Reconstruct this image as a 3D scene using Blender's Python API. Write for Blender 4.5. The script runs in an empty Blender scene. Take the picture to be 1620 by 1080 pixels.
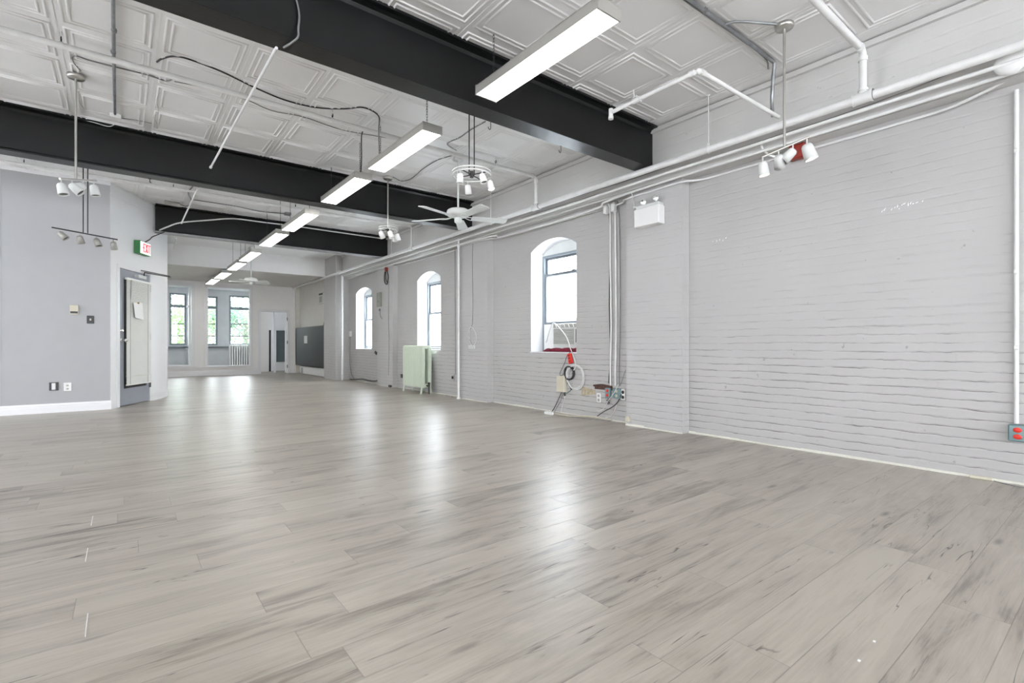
import bpy, bmesh, math, random
from mathutils import Vector, Matrix, Quaternion
random.seed(7)
S = bpy.context.scene
COL = S.collection
PI = math.pi

# ------------------------------------------------------------------ camera
HCAM = 0.92
YAW = math.atan2(613, 783)          # looks this far to the right of the long wall's direction (+Y)
cam_d = bpy.data.cameras.new('camera')
cam = bpy.data.objects.new('camera', cam_d); COL.objects.link(cam)
cam.location = (0, 0, HCAM)
cam.rotation_euler = (PI/2, 0, -YAW)
cam_d.sensor_width = 36.0
cam_d.lens = 783.0/1620.0*36.0
cam_d.shift_y = 5.0/1620.0
cam_d.clip_start = 0.05; cam_d.clip_end = 400
S.camera = cam

# ------------------------------------------------------------------ world, light, exposure
S.view_settings.view_transform = 'Standard'
S.view_settings.look = 'None'
S.view_settings.gamma = 1.0
S.view_settings.use_curve_mapping = False
S.view_settings.exposure = 0.42
w = bpy.data.worlds.new('overcast_sky'); S.world = w; w.use_nodes = True
bg = w.node_tree.nodes['Background']
bg.inputs['Color'].default_value = (0.90, 0.94, 1.0, 1)
bg.inputs['Strength'].default_value = 13.5

def area(name, loc, rot, sx, sy, power, col=(0.93, 0.96, 1.0)):
    d = bpy.data.lights.new(name, 'AREA'); d.shape = 'RECTANGLE'; d.size = sx; d.size_y = sy
    d.energy = power; d.color = col
    o = bpy.data.objects.new(name, d); COL.objects.link(o); o.location = loc; o.rotation_euler = rot
    return o
# added fill lamps standing in for daylight, at invented openings behind the camera
area('added_back_fill_a', (-2.2, -5.9, 1.7), (-PI/2, 0, 0), 3.2, 2.0, 95)
area('added_back_fill_b', (2.2, -5.9, 1.7), (-PI/2, 0, 0), 3.2, 2.0, 95)
FIX_EMIT = 9.0

# ------------------------------------------------------------------ pixel helpers: rays of the photo met with real planes
SS, CC = math.sin(YAW), math.cos(YAW)
def ray(px, py):
    t = (px-810)/783.0
    return Vector((SS+t*CC, CC-t*SS, (545-py)/783.0))
def onx(px, py, X):
    r = ray(px, py); k = X/r.x; return Vector((X, r.y*k, HCAM+r.z*k))
def ony(px, py, Y):
    r = ray(px, py); k = Y/r.y; return Vector((r.x*k, Y, HCAM+r.z*k))
def onz(px, py, Z):
    r = ray(px, py); k = (Z-HCAM)/r.z; return Vector((r.x*k, r.y*k, Z))

# ------------------------------------------------------------------ mesh builder
class M:
    def __init__(s): s.v = []; s.f = []; s.sm = []
    def add(s, vs, fs, smooth=False):
        b = len(s.v); s.v += [tuple(v) for v in vs]
        for f in fs: s.f.append(tuple(i+b for i in f)); s.sm.append(smooth)
        return s
    def box(s, a, b, mat=None):
        x0, y0, z0 = [min(p, q) for p, q in zip(a, b)]; x1, y1, z1 = [max(p, q) for p, q in zip(a, b)]
        vs = [(x0,y0,z0),(x1,y0,z0),(x1,y1,z0),(x0,y1,z0),(x0,y0,z1),(x1,y0,z1),(x1,y1,z1),(x0,y1,z1)]
        if mat is not None: vs = [tuple(mat @ Vector(v)) for v in vs]
        return s.add(vs, [(0,3,2,1),(4,5,6,7),(0,1,5,4),(1,2,6,5),(2,3,7,6),(3,0,4,7)])
    def cbox(s, a, b, c=0.004):
        """box with chamfered vertical (z) edges and top/bottom rims"""
        x0, y0, z0 = [min(p, q) for p, q in zip(a, b)]; x1, y1, z1 = [max(p, q) for p, q in zip(a, b)]
        c = min(c, (x1-x0)/3, (y1-y0)/3, (z1-z0)/3)
        def ring(z, i):
            return [(x0+i+c,y0+i,z),(x1-i-c,y0+i,z),(x1-i,y0+i+c,z),(x1-i,y1-i-c,z),(x1-i-c,y1-i,z),(x0+i+c,y1-i,z),(x0+i,y1-i-c,z),(x0+i,y0+i+c,z)]
        rs = [ring(z0, c), ring(z0+c, 0), ring(z1-c, 0), ring(z1, c)]
        vs = [p for r in rs for p in r]; fs = [tuple(range(7, -1, -1)), tuple(range(24, 32))]
        for k in range(3):
            for i in range(8):
                j = (i+1) % 8; fs.append((k*8+i, k*8+j, k*8+8+j, k*8+8+i))
        return s.add(vs, fs)
    def cyl(s, p, q, r, r2=None, n=12, caps=True, smooth=True):
        p, q = Vector(p), Vector(q); r2 = r if r2 is None else r2
        d = (q-p); z = d.normalized() if d.length > 1e-9 else Vector((0,0,1))
        a = z.orthogonal().normalized(); b = z.cross(a)
        vs = []
        for c, rr in ((p, r), (q, r2)):
            for i in range(n):
                t = 2*PI*i/n; vs.append(c+a*math.cos(t)*rr+b*math.sin(t)*rr)
        s.add(vs, [(i, (i+1) % n, n+(i+1) % n, n+i) for i in range(n)], smooth)
        if caps: s.add(vs[:n], [tuple(range(n-1, -1, -1))]); s.add(vs[n:], [tuple(range(n))])
        return s
    def lathe(s, prof, origin=(0,0,0), axis=(0,0,1), n=20, smooth=True):
        """prof: list of (radius, height) along axis"""
        o = Vector(origin); z = Vector(axis).normalized(); a = z.orthogonal().normalized(); b = z.cross(a)
        vs = []
        for r, h in prof:
            for i in range(n):
                t = 2*PI*i/n; vs.append(o+z*h+a*math.cos(t)*r+b*math.sin(t)*r)
        fs = []
        for k in range(len(prof)-1):
            for i in range(n):
                j = (i+1) % n; fs.append((k*n+i, k*n+j, (k+1)*n+j, (k+1)*n+i))
        return s.add(vs, fs, smooth)
    def tube(s, pts, r, n=8, smooth_path=True, closed=False, res=6):
        P = [Vector(p) for p in pts]
        if smooth_path and len(P) > 2: P = catmull(P, res, closed)
        m = len(P); rings = []
        a = None
        for i in range(m):
            if closed: d = P[(i+1) % m]-P[i-1]
            else: d = P[min(i+1, m-1)]-P[max(i-1, 0)]
            if d.length < 1e-9: d = Vector((0,0,1))
            d.normalize()
            if a is None: a = d.orthogonal().normalized()
            else:
                a = a-d*a.dot(d)
                a = a.normalized() if a.length > 1e-6 else d.orthogonal().normalized()
            b = d.cross(a)
            rings.append([P[i]+a*math.cos(2*PI*k/n)*r+b*math.sin(2*PI*k/n)*r for k in range(n)])
        vs = [p for R_ in rings for p in R_]; fs = []
        for i in range(m if closed else m-1):
            i2 = (i+1) % m
            for k in range(n):
                k2 = (k+1) % n; fs.append((i*n+k, i*n+k2, i2*n+k2, i2*n+k))
        s.add(vs, fs, True)
        if not closed:
            s.add(rings[0], [tuple(range(n-1, -1, -1))]); s.add(rings[-1], [tuple(range(n))])
        return s
    def prism(s, poly, axis, h0, h1):
        """poly: 2D points; axis 'x': (y,z) points, 'y': (x,z), 'z': (x,y)"""
        def p3(p, h):
            return (h, p[0], p[1]) if axis == 'x' else ((p[0], h, p[1]) if axis == 'y' else (p[0], p[1], h))
        n = len(poly)
        vs = [p3(p, h0) for p in poly]+[p3(p, h1) for p in poly]
        fs = [tuple(range(n-1, -1, -1)), tuple(range(n, 2*n))]+[(i, (i+1) % n, n+(i+1) % n, n+i) for i in range(n)]
        return s.add(vs, fs)
    def sphere(s, c, r, nu=12, nv=8, sc=(1,1,1)):
        c = Vector(c); vs = []; fs = []
        for j in range(nv+1):
            t = PI*j/nv
            for i in range(nu):
                p = 2*PI*i/nu
                vs.append(c+Vector((math.sin(t)*math.cos(p)*r*sc[0], math.sin(t)*math.sin(p)*r*sc[1], math.cos(t)*r*sc[2])))
        for j in range(nv):
            for i in range(nu):
                k = (i+1) % nu; fs.append((j*nu+i, (j+1)*nu+i, (j+1)*nu+k, j*nu+k))
        return s.add(vs, fs, True)

def catmull(P, res=6, closed=False):
    out = []; m = len(P)
    rng = range(m) if closed else range(m-1)
    for i in rng:
        p0 = P[i-1] if (closed or i > 0) else P[0]*2-P[1]
        p1 = P[i]; p2 = P[(i+1) % m]
        p3 = P[(i+2) % m] if (closed or i+2 < m) else P[-1]*2-P[-2]
        for k in range(res):
            t = k/res
            out.append(0.5*((2*p1)+(p2-p0)*t+(2*p0-5*p1+4*p2-p3)*t*t+(3*p1-3*p2+p3-p0)*t**3))
    if not closed: out.append(P[-1])
    return out

def build(name, m, mat, parent=None, offset=(0,0,0), fix=True):
    me = bpy.data.meshes.new(name)
    ox, oy, oz = offset
    me.from_pydata([(v[0]-ox, v[1]-oy, v[2]-oz) for v in m.v], [], m.f)
    me.polygons.foreach_set('use_smooth', m.sm)
    if fix:
        b = bmesh.new(); b.from_mesh(me)
        bmesh.ops.recalc_face_normals(b, faces=b.faces); b.to_mesh(me); b.free()
    me.materials.append(mat); me.update()
    o = bpy.data.objects.new(name, me); COL.objects.link(o)
    if parent is not None: o.parent = parent
    return o
def tag(o, label, cat, group=None, kind=None):
    o['label'] = label; o['category'] = cat
    if group: o['group'] = group
    if kind: o['kind'] = kind
    return o
def thing(name, label, cat, loc=(0,0,0), rotz=0.0, group=None):
    o = bpy.data.objects.new(name, None); COL.objects.link(o)
    o.empty_display_size = 0.05
    o.location = loc; o.rotation_euler = (0, 0, rotz)
    return tag(o, label, cat, group)
def solo(name, m, mat, label, cat, group=None, kind=None):
    """a thing that is one mesh; its origin goes to the bottom centre of its bounds"""
    xs = [v[0] for v in m.v]; ys = [v[1] for v in m.v]; zs = [v[2] for v in m.v]
    c = ((min(xs)+max(xs))/2, (min(ys)+max(ys))/2, min(zs))
    o = build(name, m, mat, None, c); o.location = c
    return tag(o, label, cat, group, kind)
class TW:
    """a thing whose parts are given in world coordinates"""
    def __init__(s, name, label, cat, loc, group=None):
        s.o = thing(name, label, cat, loc, 0, group); s.loc = loc
    def part(s, name, m, mat, parent=None, label=None):
        o = build(name, m, mat, parent or s.o, s.loc)
        if label: o['label'] = label
        return o
def struct(name, m, mat, parent=None, label=None, cat='wall'):
    o = build(name, m, mat, parent)
    if parent is None:
        o['kind'] = 'structure'
        if label: o['label'] = label; o['category'] = cat
    return o

# ------------------------------------------------------------------ materials
def newmat(name):
    m = bpy.data.materials.new(name); m.use_nodes = True
    return m, m.node_tree.nodes, m.node_tree.links, m.node_tree.nodes['Principled BSDF']
def paint(name, col, rough=0.5, metal=0.0, var=0.04, scale=6.0, bump=0.0, bscale=60.0, spec=0.5, coat=0.0):
    m, n, l, b = newmat(name)
    g = n.new('ShaderNodeNewGeometry')
    t = n.new('ShaderNodeTexNoise'); t.inputs['Scale'].default_value = scale; t.inputs['Detail'].default_value = 4
    l.new(g.outputs['Position'], t.inputs['Vector'])
    r = n.new('ShaderNodeValToRGB')
    r.color_ramp.elements[0].position = 0.3; r.color_ramp.elements[1].position = 0.7
    r.color_ramp.elements[0].color = tuple(max(0, c*(1-var)) for c in col)+(1,)
    r.color_ramp.elements[1].color = tuple(min(1, c*(1+var)) for c in col)+(1,)
    l.new(t.outputs['Fac'], r.inputs['Fac']); l.new(r.outputs['Color'], b.inputs['Base Color'])
    b.inputs['Roughness'].default_value = rough; b.inputs['Metallic'].default_value = metal
    b.inputs['Specular IOR Level'].default_value = spec
    if coat: b.inputs['Coat Weight'].default_value = coat
    if bump > 0:
        t2 = n.new('ShaderNodeTexNoise'); t2.inputs['Scale'].default_value = bscale; t2.inputs['Detail'].default_value = 3
        l.new(g.outputs['Position'], t2.inputs['Vector'])
        bu = n.new('ShaderNodeBump'); bu.inputs['Strength'].default_value = bump; bu.inputs['Distance'].default_value = 0.004
        l.new(t2.outputs['Fac'], bu.inputs['Height']); l.new(bu.outputs['Normal'], b.inputs['Normal'])
    return m
def emis(name, col, strength):
    m, n, l, b = newmat(name)
    b.inputs['Base Color'].default_value = col+(1,)
    b.inputs['Emission Color'].default_value = col+(1,); b.inputs['Emission Strength'].default_value = strength
    return m
def mth(n, l, op, a, b=None, c=None):
    x = n.new('ShaderNodeMath'); x.operation = op
    for i, v in enumerate((a, b, c)):
        if v is None: continue
        if isinstance(v, (int, float)): x.inputs[i].default_value = v
        else: l.new(v, x.inputs[i])
    return x.outputs[0]

def brick_mat(name, col, shade_and_chips=1.0, course=0.0665, swap=False):
    m, n, l, b = newmat(name)
    g = n.new('ShaderNodeNewGeometry'); sp = n.new('ShaderNodeSeparateXYZ'); l.new(g.outputs['Position'], sp.inputs[0])
    u = sp.outputs['X'] if swap else sp.outputs['Y']; z = sp.outputs['Z']
    # slow wobble of the courses
    cv = n.new('ShaderNodeCombineXYZ'); l.new(mth(n, l, 'MULTIPLY', u, 2.2), cv.inputs[0]); l.new(mth(n, l, 'MULTIPLY', z, 7.0), cv.inputs[1])
    n1 = n.new('ShaderNodeTexNoise'); n1.inputs['Scale'].default_value = 1.0; n1.inputs['Detail'].default_value = 3; l.new(cv.outputs[0], n1.inputs['Vector'])
    zz = mth(n, l, 'ADD', z, mth(n, l, 'MULTIPLY', mth(n, l, 'SUBTRACT', n1.outputs['Fac'], 0.5), 0.028))
    cw = n.new('ShaderNodeCombineXYZ'); l.new(mth(n, l, 'MULTIPLY', u, 11.0), cw.inputs[0]); l.new(mth(n, l, 'MULTIPLY', z, 14.0), cw.inputs[1])
    nw = n.new('ShaderNodeTexNoise'); nw.inputs['Scale'].default_value = 1.0; nw.inputs['Detail'].default_value = 4; l.new(cw.outputs[0], nw.inputs['Vector'])
    zz = mth(n, l, 'ADD', zz, mth(n, l, 'MULTIPLY', mth(n, l, 'SUBTRACT', nw.outputs['Fac'], 0.5), 0.016))
    q = mth(n, l, 'DIVIDE', zz, course); row = mth(n, l, 'FLOOR', q); f = mth(n, l, 'SUBTRACT', q, row)
    # distance from the joint (0 at the joint)
    d = mth(n, l, 'MINIMUM', f, mth(n, l, 'SUBTRACT', 1.0, f))
    mrs = n.new('ShaderNodeMapRange'); mrs.interpolation_type = 'SMOOTHSTEP'
    l.new(d, mrs.inputs['Value']); mrs.inputs['From Min'].default_value = 0.02; mrs.inputs['From Max'].default_value = 0.17
    hj = mrs.outputs[0]
    # vertical joints, mostly filled with paint
    off = mth(n, l, 'MULTIPLY', mth(n, l, 'MODULO', row, 2.0), 0.5)
    uq = mth(n, l, 'ADD', mth(n, l, 'DIVIDE', mth(n, l, 'ADD', u, mth(n, l, 'MULTIPLY', n1.outputs['Fac'], 0.05)), 0.212), off)
    uf = mth(n, l, 'FRACT', uq); du = mth(n, l, 'MINIMUM', uf, mth(n, l, 'SUBTRACT', 1.0, uf))
    mru = n.new('ShaderNodeMapRange'); mru.interpolation_type = 'SMOOTHSTEP'; l.new(du, mru.inputs['Value'])
    mru.inputs['From Min'].default_value = 0.0; mru.inputs['From Max'].default_value = 0.05
    mru.inputs['To Min'].default_value = 0.75
    # how open the joints are, varying over the wall
    cv2 = n.new('ShaderNodeCombineXYZ'); l.new(mth(n, l, 'MULTIPLY', u, 5.0), cv2.inputs[0]); l.new(mth(n, l, 'MULTIPLY', z, 9.0), cv2.inputs[1])
    n2 = n.new('ShaderNodeTexNoise'); n2.inputs['Scale'].default_value = 1.0; n2.inputs['Detail'].default_value = 4; l.new(cv2.outputs[0], n2.inputs['Vector'])
    op = n.new('ShaderNodeMapRange'); l.new(n2.outputs['Fac'], op.inputs['Value'])
    op.inputs['From Min'].default_value = 0.42; op.inputs['From Max'].default_value = 0.66; op.inputs['To Min'].default_value = 0.12
    # open less high on the wall
    hz = n.new('ShaderNodeMapRange'); l.new(z, hz.inputs['Value']); hz.inputs['From Min'].default_value = 0.7; hz.inputs['From Max'].default_value = 1.7
    hz.inputs['To Min'].default_value = 1.0; hz.inputs['To Max'].default_value = 0.38
    opn = mth(n, l, 'MULTIPLY', op.outputs[0], hz.outputs[0])
    groove = mth(n, l, 'MULTIPLY', mth(n, l, 'SUBTRACT', 1.0, mth(n, l, 'MULTIPLY', hj, mru.outputs[0])), opn)
    # rough faces
    n3 = n.new('ShaderNodeTexNoise'); n3.inputs['Scale'].default_value = 22.0; n3.inputs['Detail'].default_value = 5
    l.new(g.outputs['Position'], n3.inputs['Vector'])
    n4 = n.new('ShaderNodeTexNoise'); n4.inputs['Scale'].default_value = 90.0; l.new(g.outputs['Position'], n4.inputs['Vector'])
    hgt = mth(n, l, 'SUBTRACT', mth(n, l, 'ADD', mth(n, l, 'MULTIPLY', n3.outputs['Fac'], 0.30), mth(n, l, 'MULTIPLY', n4.outputs['Fac'], 0.06)), groove)
    bu = n.new('ShaderNodeBump'); bu.inputs['Strength'].default_value = 0.75; bu.inputs['Distance'].default_value = 0.0075
    l.new(hgt, bu.inputs['Height']); l.new(bu.outputs['Normal'], b.inputs['Normal'])
    # thin crack lines along some joints; shade under brick edges painted into the colour
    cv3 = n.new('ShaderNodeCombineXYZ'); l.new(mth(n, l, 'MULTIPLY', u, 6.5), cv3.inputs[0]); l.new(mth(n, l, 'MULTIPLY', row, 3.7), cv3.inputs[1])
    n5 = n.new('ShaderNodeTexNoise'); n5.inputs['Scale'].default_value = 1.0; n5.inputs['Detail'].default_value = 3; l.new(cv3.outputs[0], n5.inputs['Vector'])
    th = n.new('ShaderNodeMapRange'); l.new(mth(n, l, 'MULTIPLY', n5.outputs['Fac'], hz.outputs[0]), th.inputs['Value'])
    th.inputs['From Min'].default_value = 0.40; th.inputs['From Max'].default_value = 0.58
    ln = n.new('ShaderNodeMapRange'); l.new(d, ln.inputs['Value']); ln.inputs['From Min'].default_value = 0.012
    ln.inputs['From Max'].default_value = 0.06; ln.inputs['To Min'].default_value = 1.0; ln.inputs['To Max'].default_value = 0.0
    crack = mth(n, l, 'MULTIPLY', mth(n, l, 'MULTIPLY', th.outputs[0], ln.outputs[0]), 0.95*shade_and_chips)
    # chips
    n6 = n.new('ShaderNodeTexNoise'); n6.inputs['Scale'].default_value = 16.0; n6.inputs['Detail'].default_value = 2
    l.new(g.outputs['Position'], n6.inputs['Vector'])
    ch = n.new('ShaderNodeMapRange'); l.new(n6.outputs['Fac'], ch.inputs['Value']); ch.inputs['From Min'].default_value = 0.745; ch.inputs['From Max'].default_value = 0.77
    mask = mth(n, l, 'MAXIMUM', crack, mth(n, l, 'MULTIPLY', ch.outputs[0], 0.35*shade_and_chips))
    n7 = n.new('ShaderNodeTexNoise'); n7.inputs['Scale'].default_value = 1.3; l.new(g.outputs['Position'], n7.inputs['Vector'])
    r = n.new('ShaderNodeValToRGB'); r.color_ramp.elements[0].position = 0.3; r.color_ramp.elements[1].position = 0.75
    r.color_ramp.elements[0].color = tuple(c*0.96 for c in col)+(1,); r.color_ramp.elements[1].color = tuple(min(1, c*1.03) for c in col)+(1,)
    l.new(n7.outputs['Fac'], r.inputs['Fac'])
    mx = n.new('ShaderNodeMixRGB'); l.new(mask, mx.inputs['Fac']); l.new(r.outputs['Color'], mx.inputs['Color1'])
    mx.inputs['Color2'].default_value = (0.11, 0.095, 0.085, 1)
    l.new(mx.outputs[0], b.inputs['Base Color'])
    b.inputs['Roughness'].default_value = 0.42
    return m

def floor_mat():
    m, n, l, b = newmat('grey_oak_plank_floor')
    g = n.new('ShaderNodeNewGeometry'); sp = n.new('ShaderNodeSeparateXYZ'); l.new(g.outputs['Position'], sp.inputs[0])
    x, y = sp.outputs['X'], sp.outputs['Y']
    q = mth(n, l, 'DIVIDE', mth(n, l, 'SUBTRACT', y, 0.0925), 0.1765); row = mth(n, l, 'FLOOR', q); fy = mth(n, l, 'SUBTRACT', q, row)
    wn = n.new('ShaderNodeTexWhiteNoise'); wn.noise_dimensions = '1D'; l.new(row, wn.inputs['W'])
    uq = mth(n, l, 'ADD', mth(n, l, 'DIVIDE', x, 1.24), wn.outputs['Value']); pl = mth(n, l, 'FLOOR', uq); fx = mth(n, l, 'SUBTRACT', uq, pl)
    cid = n.new('ShaderNodeCombineXYZ'); l.new(row, cid.inputs[0]); l.new(pl, cid.inputs[1])
    wp = n.new('ShaderNodeTexWhiteNoise'); wp.noise_dimensions = '2D'; l.new(cid.outputs[0], wp.inputs['Vector'])
    dy = mth(n, l, 'MULTIPLY', mth(n, l, 'MINIMUM', fy, mth(n, l, 'SUBTRACT', 1.0, fy)), 0.1765)
    dx = mth(n, l, 'MULTIPLY', mth(n, l, 'MINIMUM', fx, mth(n, l, 'SUBTRACT', 1.0, fx)), 1.24)
    dj = mth(n, l, 'MINIMUM', dx, dy)
    gap = n.new('ShaderNodeMapRange'); l.new(dj, gap.inputs['Value']); gap.inputs['From Min'].default_value = 0.0007; gap.inputs['From Max'].default_value = 0.0022
    gap.inputs['To Min'].default_value = 1.0; gap.inputs['To Max'].default_value = 0.0
    # grain coordinates, shifted per plank
    def gc(sx, sy, k):
        c = n.new('ShaderNodeCombineXYZ')
        l.new(mth(n, l, 'MULTIPLY', x, sx), c.inputs[0]); l.new(mth(n, l, 'MULTIPLY', y, sy), c.inputs[1])
        l.new(mth(n, l, 'MULTIPLY', wp.outputs['Value'], k), c.inputs[2]); return c.outputs[0]
    def noise(vec, sc, det=5, rough=0.55, dist=0.0):
        t = n.new('ShaderNodeTexNoise'); t.inputs['Scale'].default_value = sc; t.inputs['Detail'].default_value = det
        t.inputs['Roughness'].default_value = rough; t.inputs['Distortion'].default_value = dist; l.new(vec, t.inputs['Vector']); return t.outputs['Fac']
    g1 = noise(gc(1.1, 7.0, 60), 1.6, 5, 0.6, 0.8)      # broad cloudy figure
    g2 = noise(gc(2.2, 55.0, 90), 1.5, 5, 0.65, 0.3)    # fine fibre
    g3 = noise(gc(3.0, 130.0, 90), 2.0, 3, 0.5)
    n4 = noise(gc(0.7, 10.0, 40), 1.1, 3, 0.5, 0.7)      # cracks: thin iso-lines
    crk = mth(n, l, 'ABSOLUTE', mth(n, l, 'SUBTRACT', n4, 0.5))
    cl = n.new('ShaderNodeMapRange'); l.new(crk, cl.inputs['Value']); cl.inputs['From Min'].default_value = 0.001; cl.inputs['From Max'].default_value = 0.0065
    cl.inputs['To Min'].default_value = 1.0; cl.inputs['To Max'].default_value = 0.0
    n5 = noise(gc(2.6, 6.0, 25), 1.0, 2); cm = n.new('ShaderNodeMapRange'); l.new(n5, cm.inputs['Value']); cm.inputs['From Min'].default_value = 0.52; cm.inputs['From Max'].default_value = 0.60
    crack = mth(n, l, 'MULTIPLY', cl.outputs[0], cm.outputs[0])
    vk = n.new('ShaderNodeTexVoronoi'); vk.inputs['Scale'].default_value = 1.0; l.new(gc(2.1, 8.0, 70), vk.inputs['Vector'])
    kn = n.new('ShaderNodeMapRange'); l.new(vk.outputs['Distance'], kn.inputs['Value']); kn.inputs['From Min'].default_value = 0.02; kn.inputs['From Max'].default_value = 0.17
    kn.inputs['To Min'].default_value = 1.0; kn.inputs['To Max'].default_value = 0.0
    sep = n.new('ShaderNodeSeparateColor'); l.new(vk.outputs['Color'], sep.inputs[0])
    kmask = mth(n, l, 'GREATER_THAN', sep.outputs[0], 0.62)
    knot = mth(n, l, 'MULTIPLY', mth(n, l, 'MULTIPLY', kn.outputs[0], kmask), 0.75)
    fig = mth(n, l, 'ADD', mth(n, l, 'MULTIPLY', g1, 0.62), mth(n, l, 'ADD', mth(n, l, 'MULTIPLY', g2, 0.26), mth(n, l, 'MULTIPLY', g3, 0.12)))
    fig = mth(n, l, 'ADD', fig, mth(n, l, 'MULTIPLY', mth(n, l, 'SUBTRACT', wp.outputs['Value'], 0.5), 0.13))
    r = n.new('ShaderNodeValToRGB'); e = r.color_ramp.elements
    e[0].position = 0.36; e[0].color = (0.225, 0.195, 0.165, 1)
    e[1].position = 0.62; e[1].color = (0.455, 0.415, 0.360, 1)
    k = e.new(0.46); k.color = (0.365, 0.328, 0.282, 1)
    l.new(fig, r.inputs['Fac'])
    m1 = n.new('ShaderNodeMixRGB'); l.new(mth(n, l, 'MAXIMUM', mth(n, l, 'MULTIPLY', crack, 0.95), knot), m1.inputs['Fac']); l.new(r.outputs['Color'], m1.inputs['Color1'])
    m1.inputs['Color2'].default_value = (0.075, 0.06, 0.05, 1)
    m2 = n.new('ShaderNodeMixRGB'); l.new(mth(n, l, 'MULTIPLY', gap.outputs[0], 0.40), m2.inputs['Fac']); l.new(m1.outputs[0], m2.inputs['Color1'])
    m2.inputs['Color2'].default_value = (0.12, 0.10, 0.09, 1)
    l.new(m2.outputs[0], b.inputs['Base Color'])
    rr = n.new('ShaderNodeMapRange'); l.new(g1, rr.inputs['Value']); rr.inputs['To Min'].default_value = 0.27; rr.inputs['To Max'].default_value = 0.40
    l.new(rr.outputs[0], b.inputs['Roughness'])
    b.inputs['Specular IOR Level'].default_value = 0.55
    hh = mth(n, l, 'SUBTRACT', mth(n, l, 'MULTIPLY', mth(n, l, 'ADD', g2, g3), 0.12), mth(n, l, 'ADD', gap.outputs[0], mth(n, l, 'MULTIPLY', crack, 0.5)))
    bu = n.new('ShaderNodeBump'); bu.inputs['Strength'].default_value = 0.35; bu.inputs['Distance'].default_value = 0.002
    l.new(hh, bu.inputs['Height']); l.new(bu.outputs['Normal'], b.inputs['Normal'])
    return m

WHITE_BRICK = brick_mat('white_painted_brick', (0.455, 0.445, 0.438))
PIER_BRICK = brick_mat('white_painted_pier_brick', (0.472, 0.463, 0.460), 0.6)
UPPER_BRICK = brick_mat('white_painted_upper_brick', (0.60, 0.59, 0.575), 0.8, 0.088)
BRICK_SIDE = brick_mat('white_painted_brick_return', (0.50, 0.49, 0.48), 0.4, 0.0665, True)
REVEAL = paint('white_painted_reveal', (0.82, 0.83, 0.85), 0.5, var=0.03, bump=0.5, bscale=25)
FLOOR = floor_mat()
TIN = paint('painted_pressed_tin', (0.80, 0.795, 0.79), 0.34, var=0.03, scale=1.5, bump=0.25, bscale=14)
BAYCEIL = paint('painted_plaster_ceiling', (0.72, 0.70, 0.67), 0.6)
GREYWALL = paint('pale_grey_plaster', (0.425, 0.425, 0.435), 0.55, var=0.015)
WHITEWALL = paint('white_plaster', (0.83, 0.83, 0.84), 0.45, var=0.01)
FARWALL = paint('soft_white_plaster', (0.88, 0.87, 0.86), 0.55, var=0.015)
CREAM = paint('warm_white_wall', (0.76, 0.74, 0.69), 0.55, var=0.03)
TRIM = paint('white_gloss_trim', (0.82, 0.82, 0.83), 0.28, var=0.01)
BLACKSTEEL = paint('black_painted_steel', (0.0065, 0.0070, 0.0075), 0.33, var=0.25, scale=4, bump=0.2, bscale=35, spec=0.38)
FLANGE = paint('pale_grey_steel_flange', (0.30, 0.30, 0.31), 0.4, var=0.3, scale=9)  # pale mottled grey for the far beam's bottom flange
WPIPE = paint('white_painted_pipe', (0.74, 0.74, 0.73), 0.35, var=0.05, scale=12)
GPIPE = paint('galvanised_conduit', (0.30, 0.31, 0.32), 0.35, metal=0.7, var=0.2, scale=15)
STEEL = paint('brushed_steel', (0.55, 0.54, 0.51), 0.28, metal=0.95, var=0.08)
CHROME = paint('bright_chrome', (0.80, 0.80, 0.80), 0.12, metal=1.0, var=0.02)
DARKM = paint('dark_metal', (0.045, 0.045, 0.045), 0.4, metal=0.4, var=0.2)
BLACKP = paint('black_plastic', (0.015, 0.015, 0.016), 0.4, var=0.2)
WPLAS = paint('white_plastic', (0.80, 0.80, 0.79), 0.35, var=0.01)
GPLAS = paint('light_grey_enamel', (0.66, 0.675, 0.66), 0.35, var=0.02)
BEIGE = paint('beige_enamel', (0.60, 0.56, 0.45), 0.45, var=0.05)
FIXT = paint('fixture_grey_enamel', (0.40, 0.39, 0.36), 0.4, metal=0.3, var=0.04)
DIFF = emis('lit_fluorescent_diffuser', (1.0, 0.965, 0.91), FIX_EMIT)
LAMPON = emis('lit_halogen_lamp', (1.0, 0.93, 0.82), 14.0)
LAMPOFF = paint('unlit_lamp_glass', (0.10, 0.10, 0.10), 0.15, var=0.1)
CABLEW = paint('white_cable', (0.68, 0.68, 0.67), 0.5, var=0.05)
CABLEB = paint('black_cable', (0.02, 0.02, 0.02), 0.5, var=0.1)
CABLEG = paint('grey_cable', (0.22, 0.22, 0.22), 0.5, var=0.1)
RADG = paint('pale_green_radiator_paint', (0.63, 0.70, 0.57), 0.4, var=0.04, scale=4)
RADW = paint('white_radiator_paint', (0.80, 0.81, 0.79), 0.35, var=0.02)
DOORG = paint('grey_door_paint', (0.30, 0.315, 0.355), 0.35, var=0.02)
BOARD = paint('charcoal_board', (0.032, 0.036, 0.040), 0.5, var=0.12, scale=3)
PAPER = paint('white_paper', (0.85, 0.85, 0.83), 0.7, var=0.01)
BLIND = paint('ivory_blind_slat', (0.86, 0.86, 0.82), 0.4, var=0.02)
RED = paint('red_enamel', (0.25, 0.022, 0.013), 0.45, var=0.2, scale=20)
REDP = paint('bright_red_plastic', (0.75, 0.035, 0.02), 0.35, var=0.08)
CLOTH = paint('dark_red_cloth', (0.16, 0.008, 0.025), 0.9, var=0.35, scale=30, bump=0.8, bscale=50)
FRAME = paint('grey_window_frame', (0.16, 0.18, 0.20), 0.4, var=0.05)
FRAMEW = paint('painted_window_frame', (0.26, 0.30, 0.33), 0.4, var=0.02)
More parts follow.
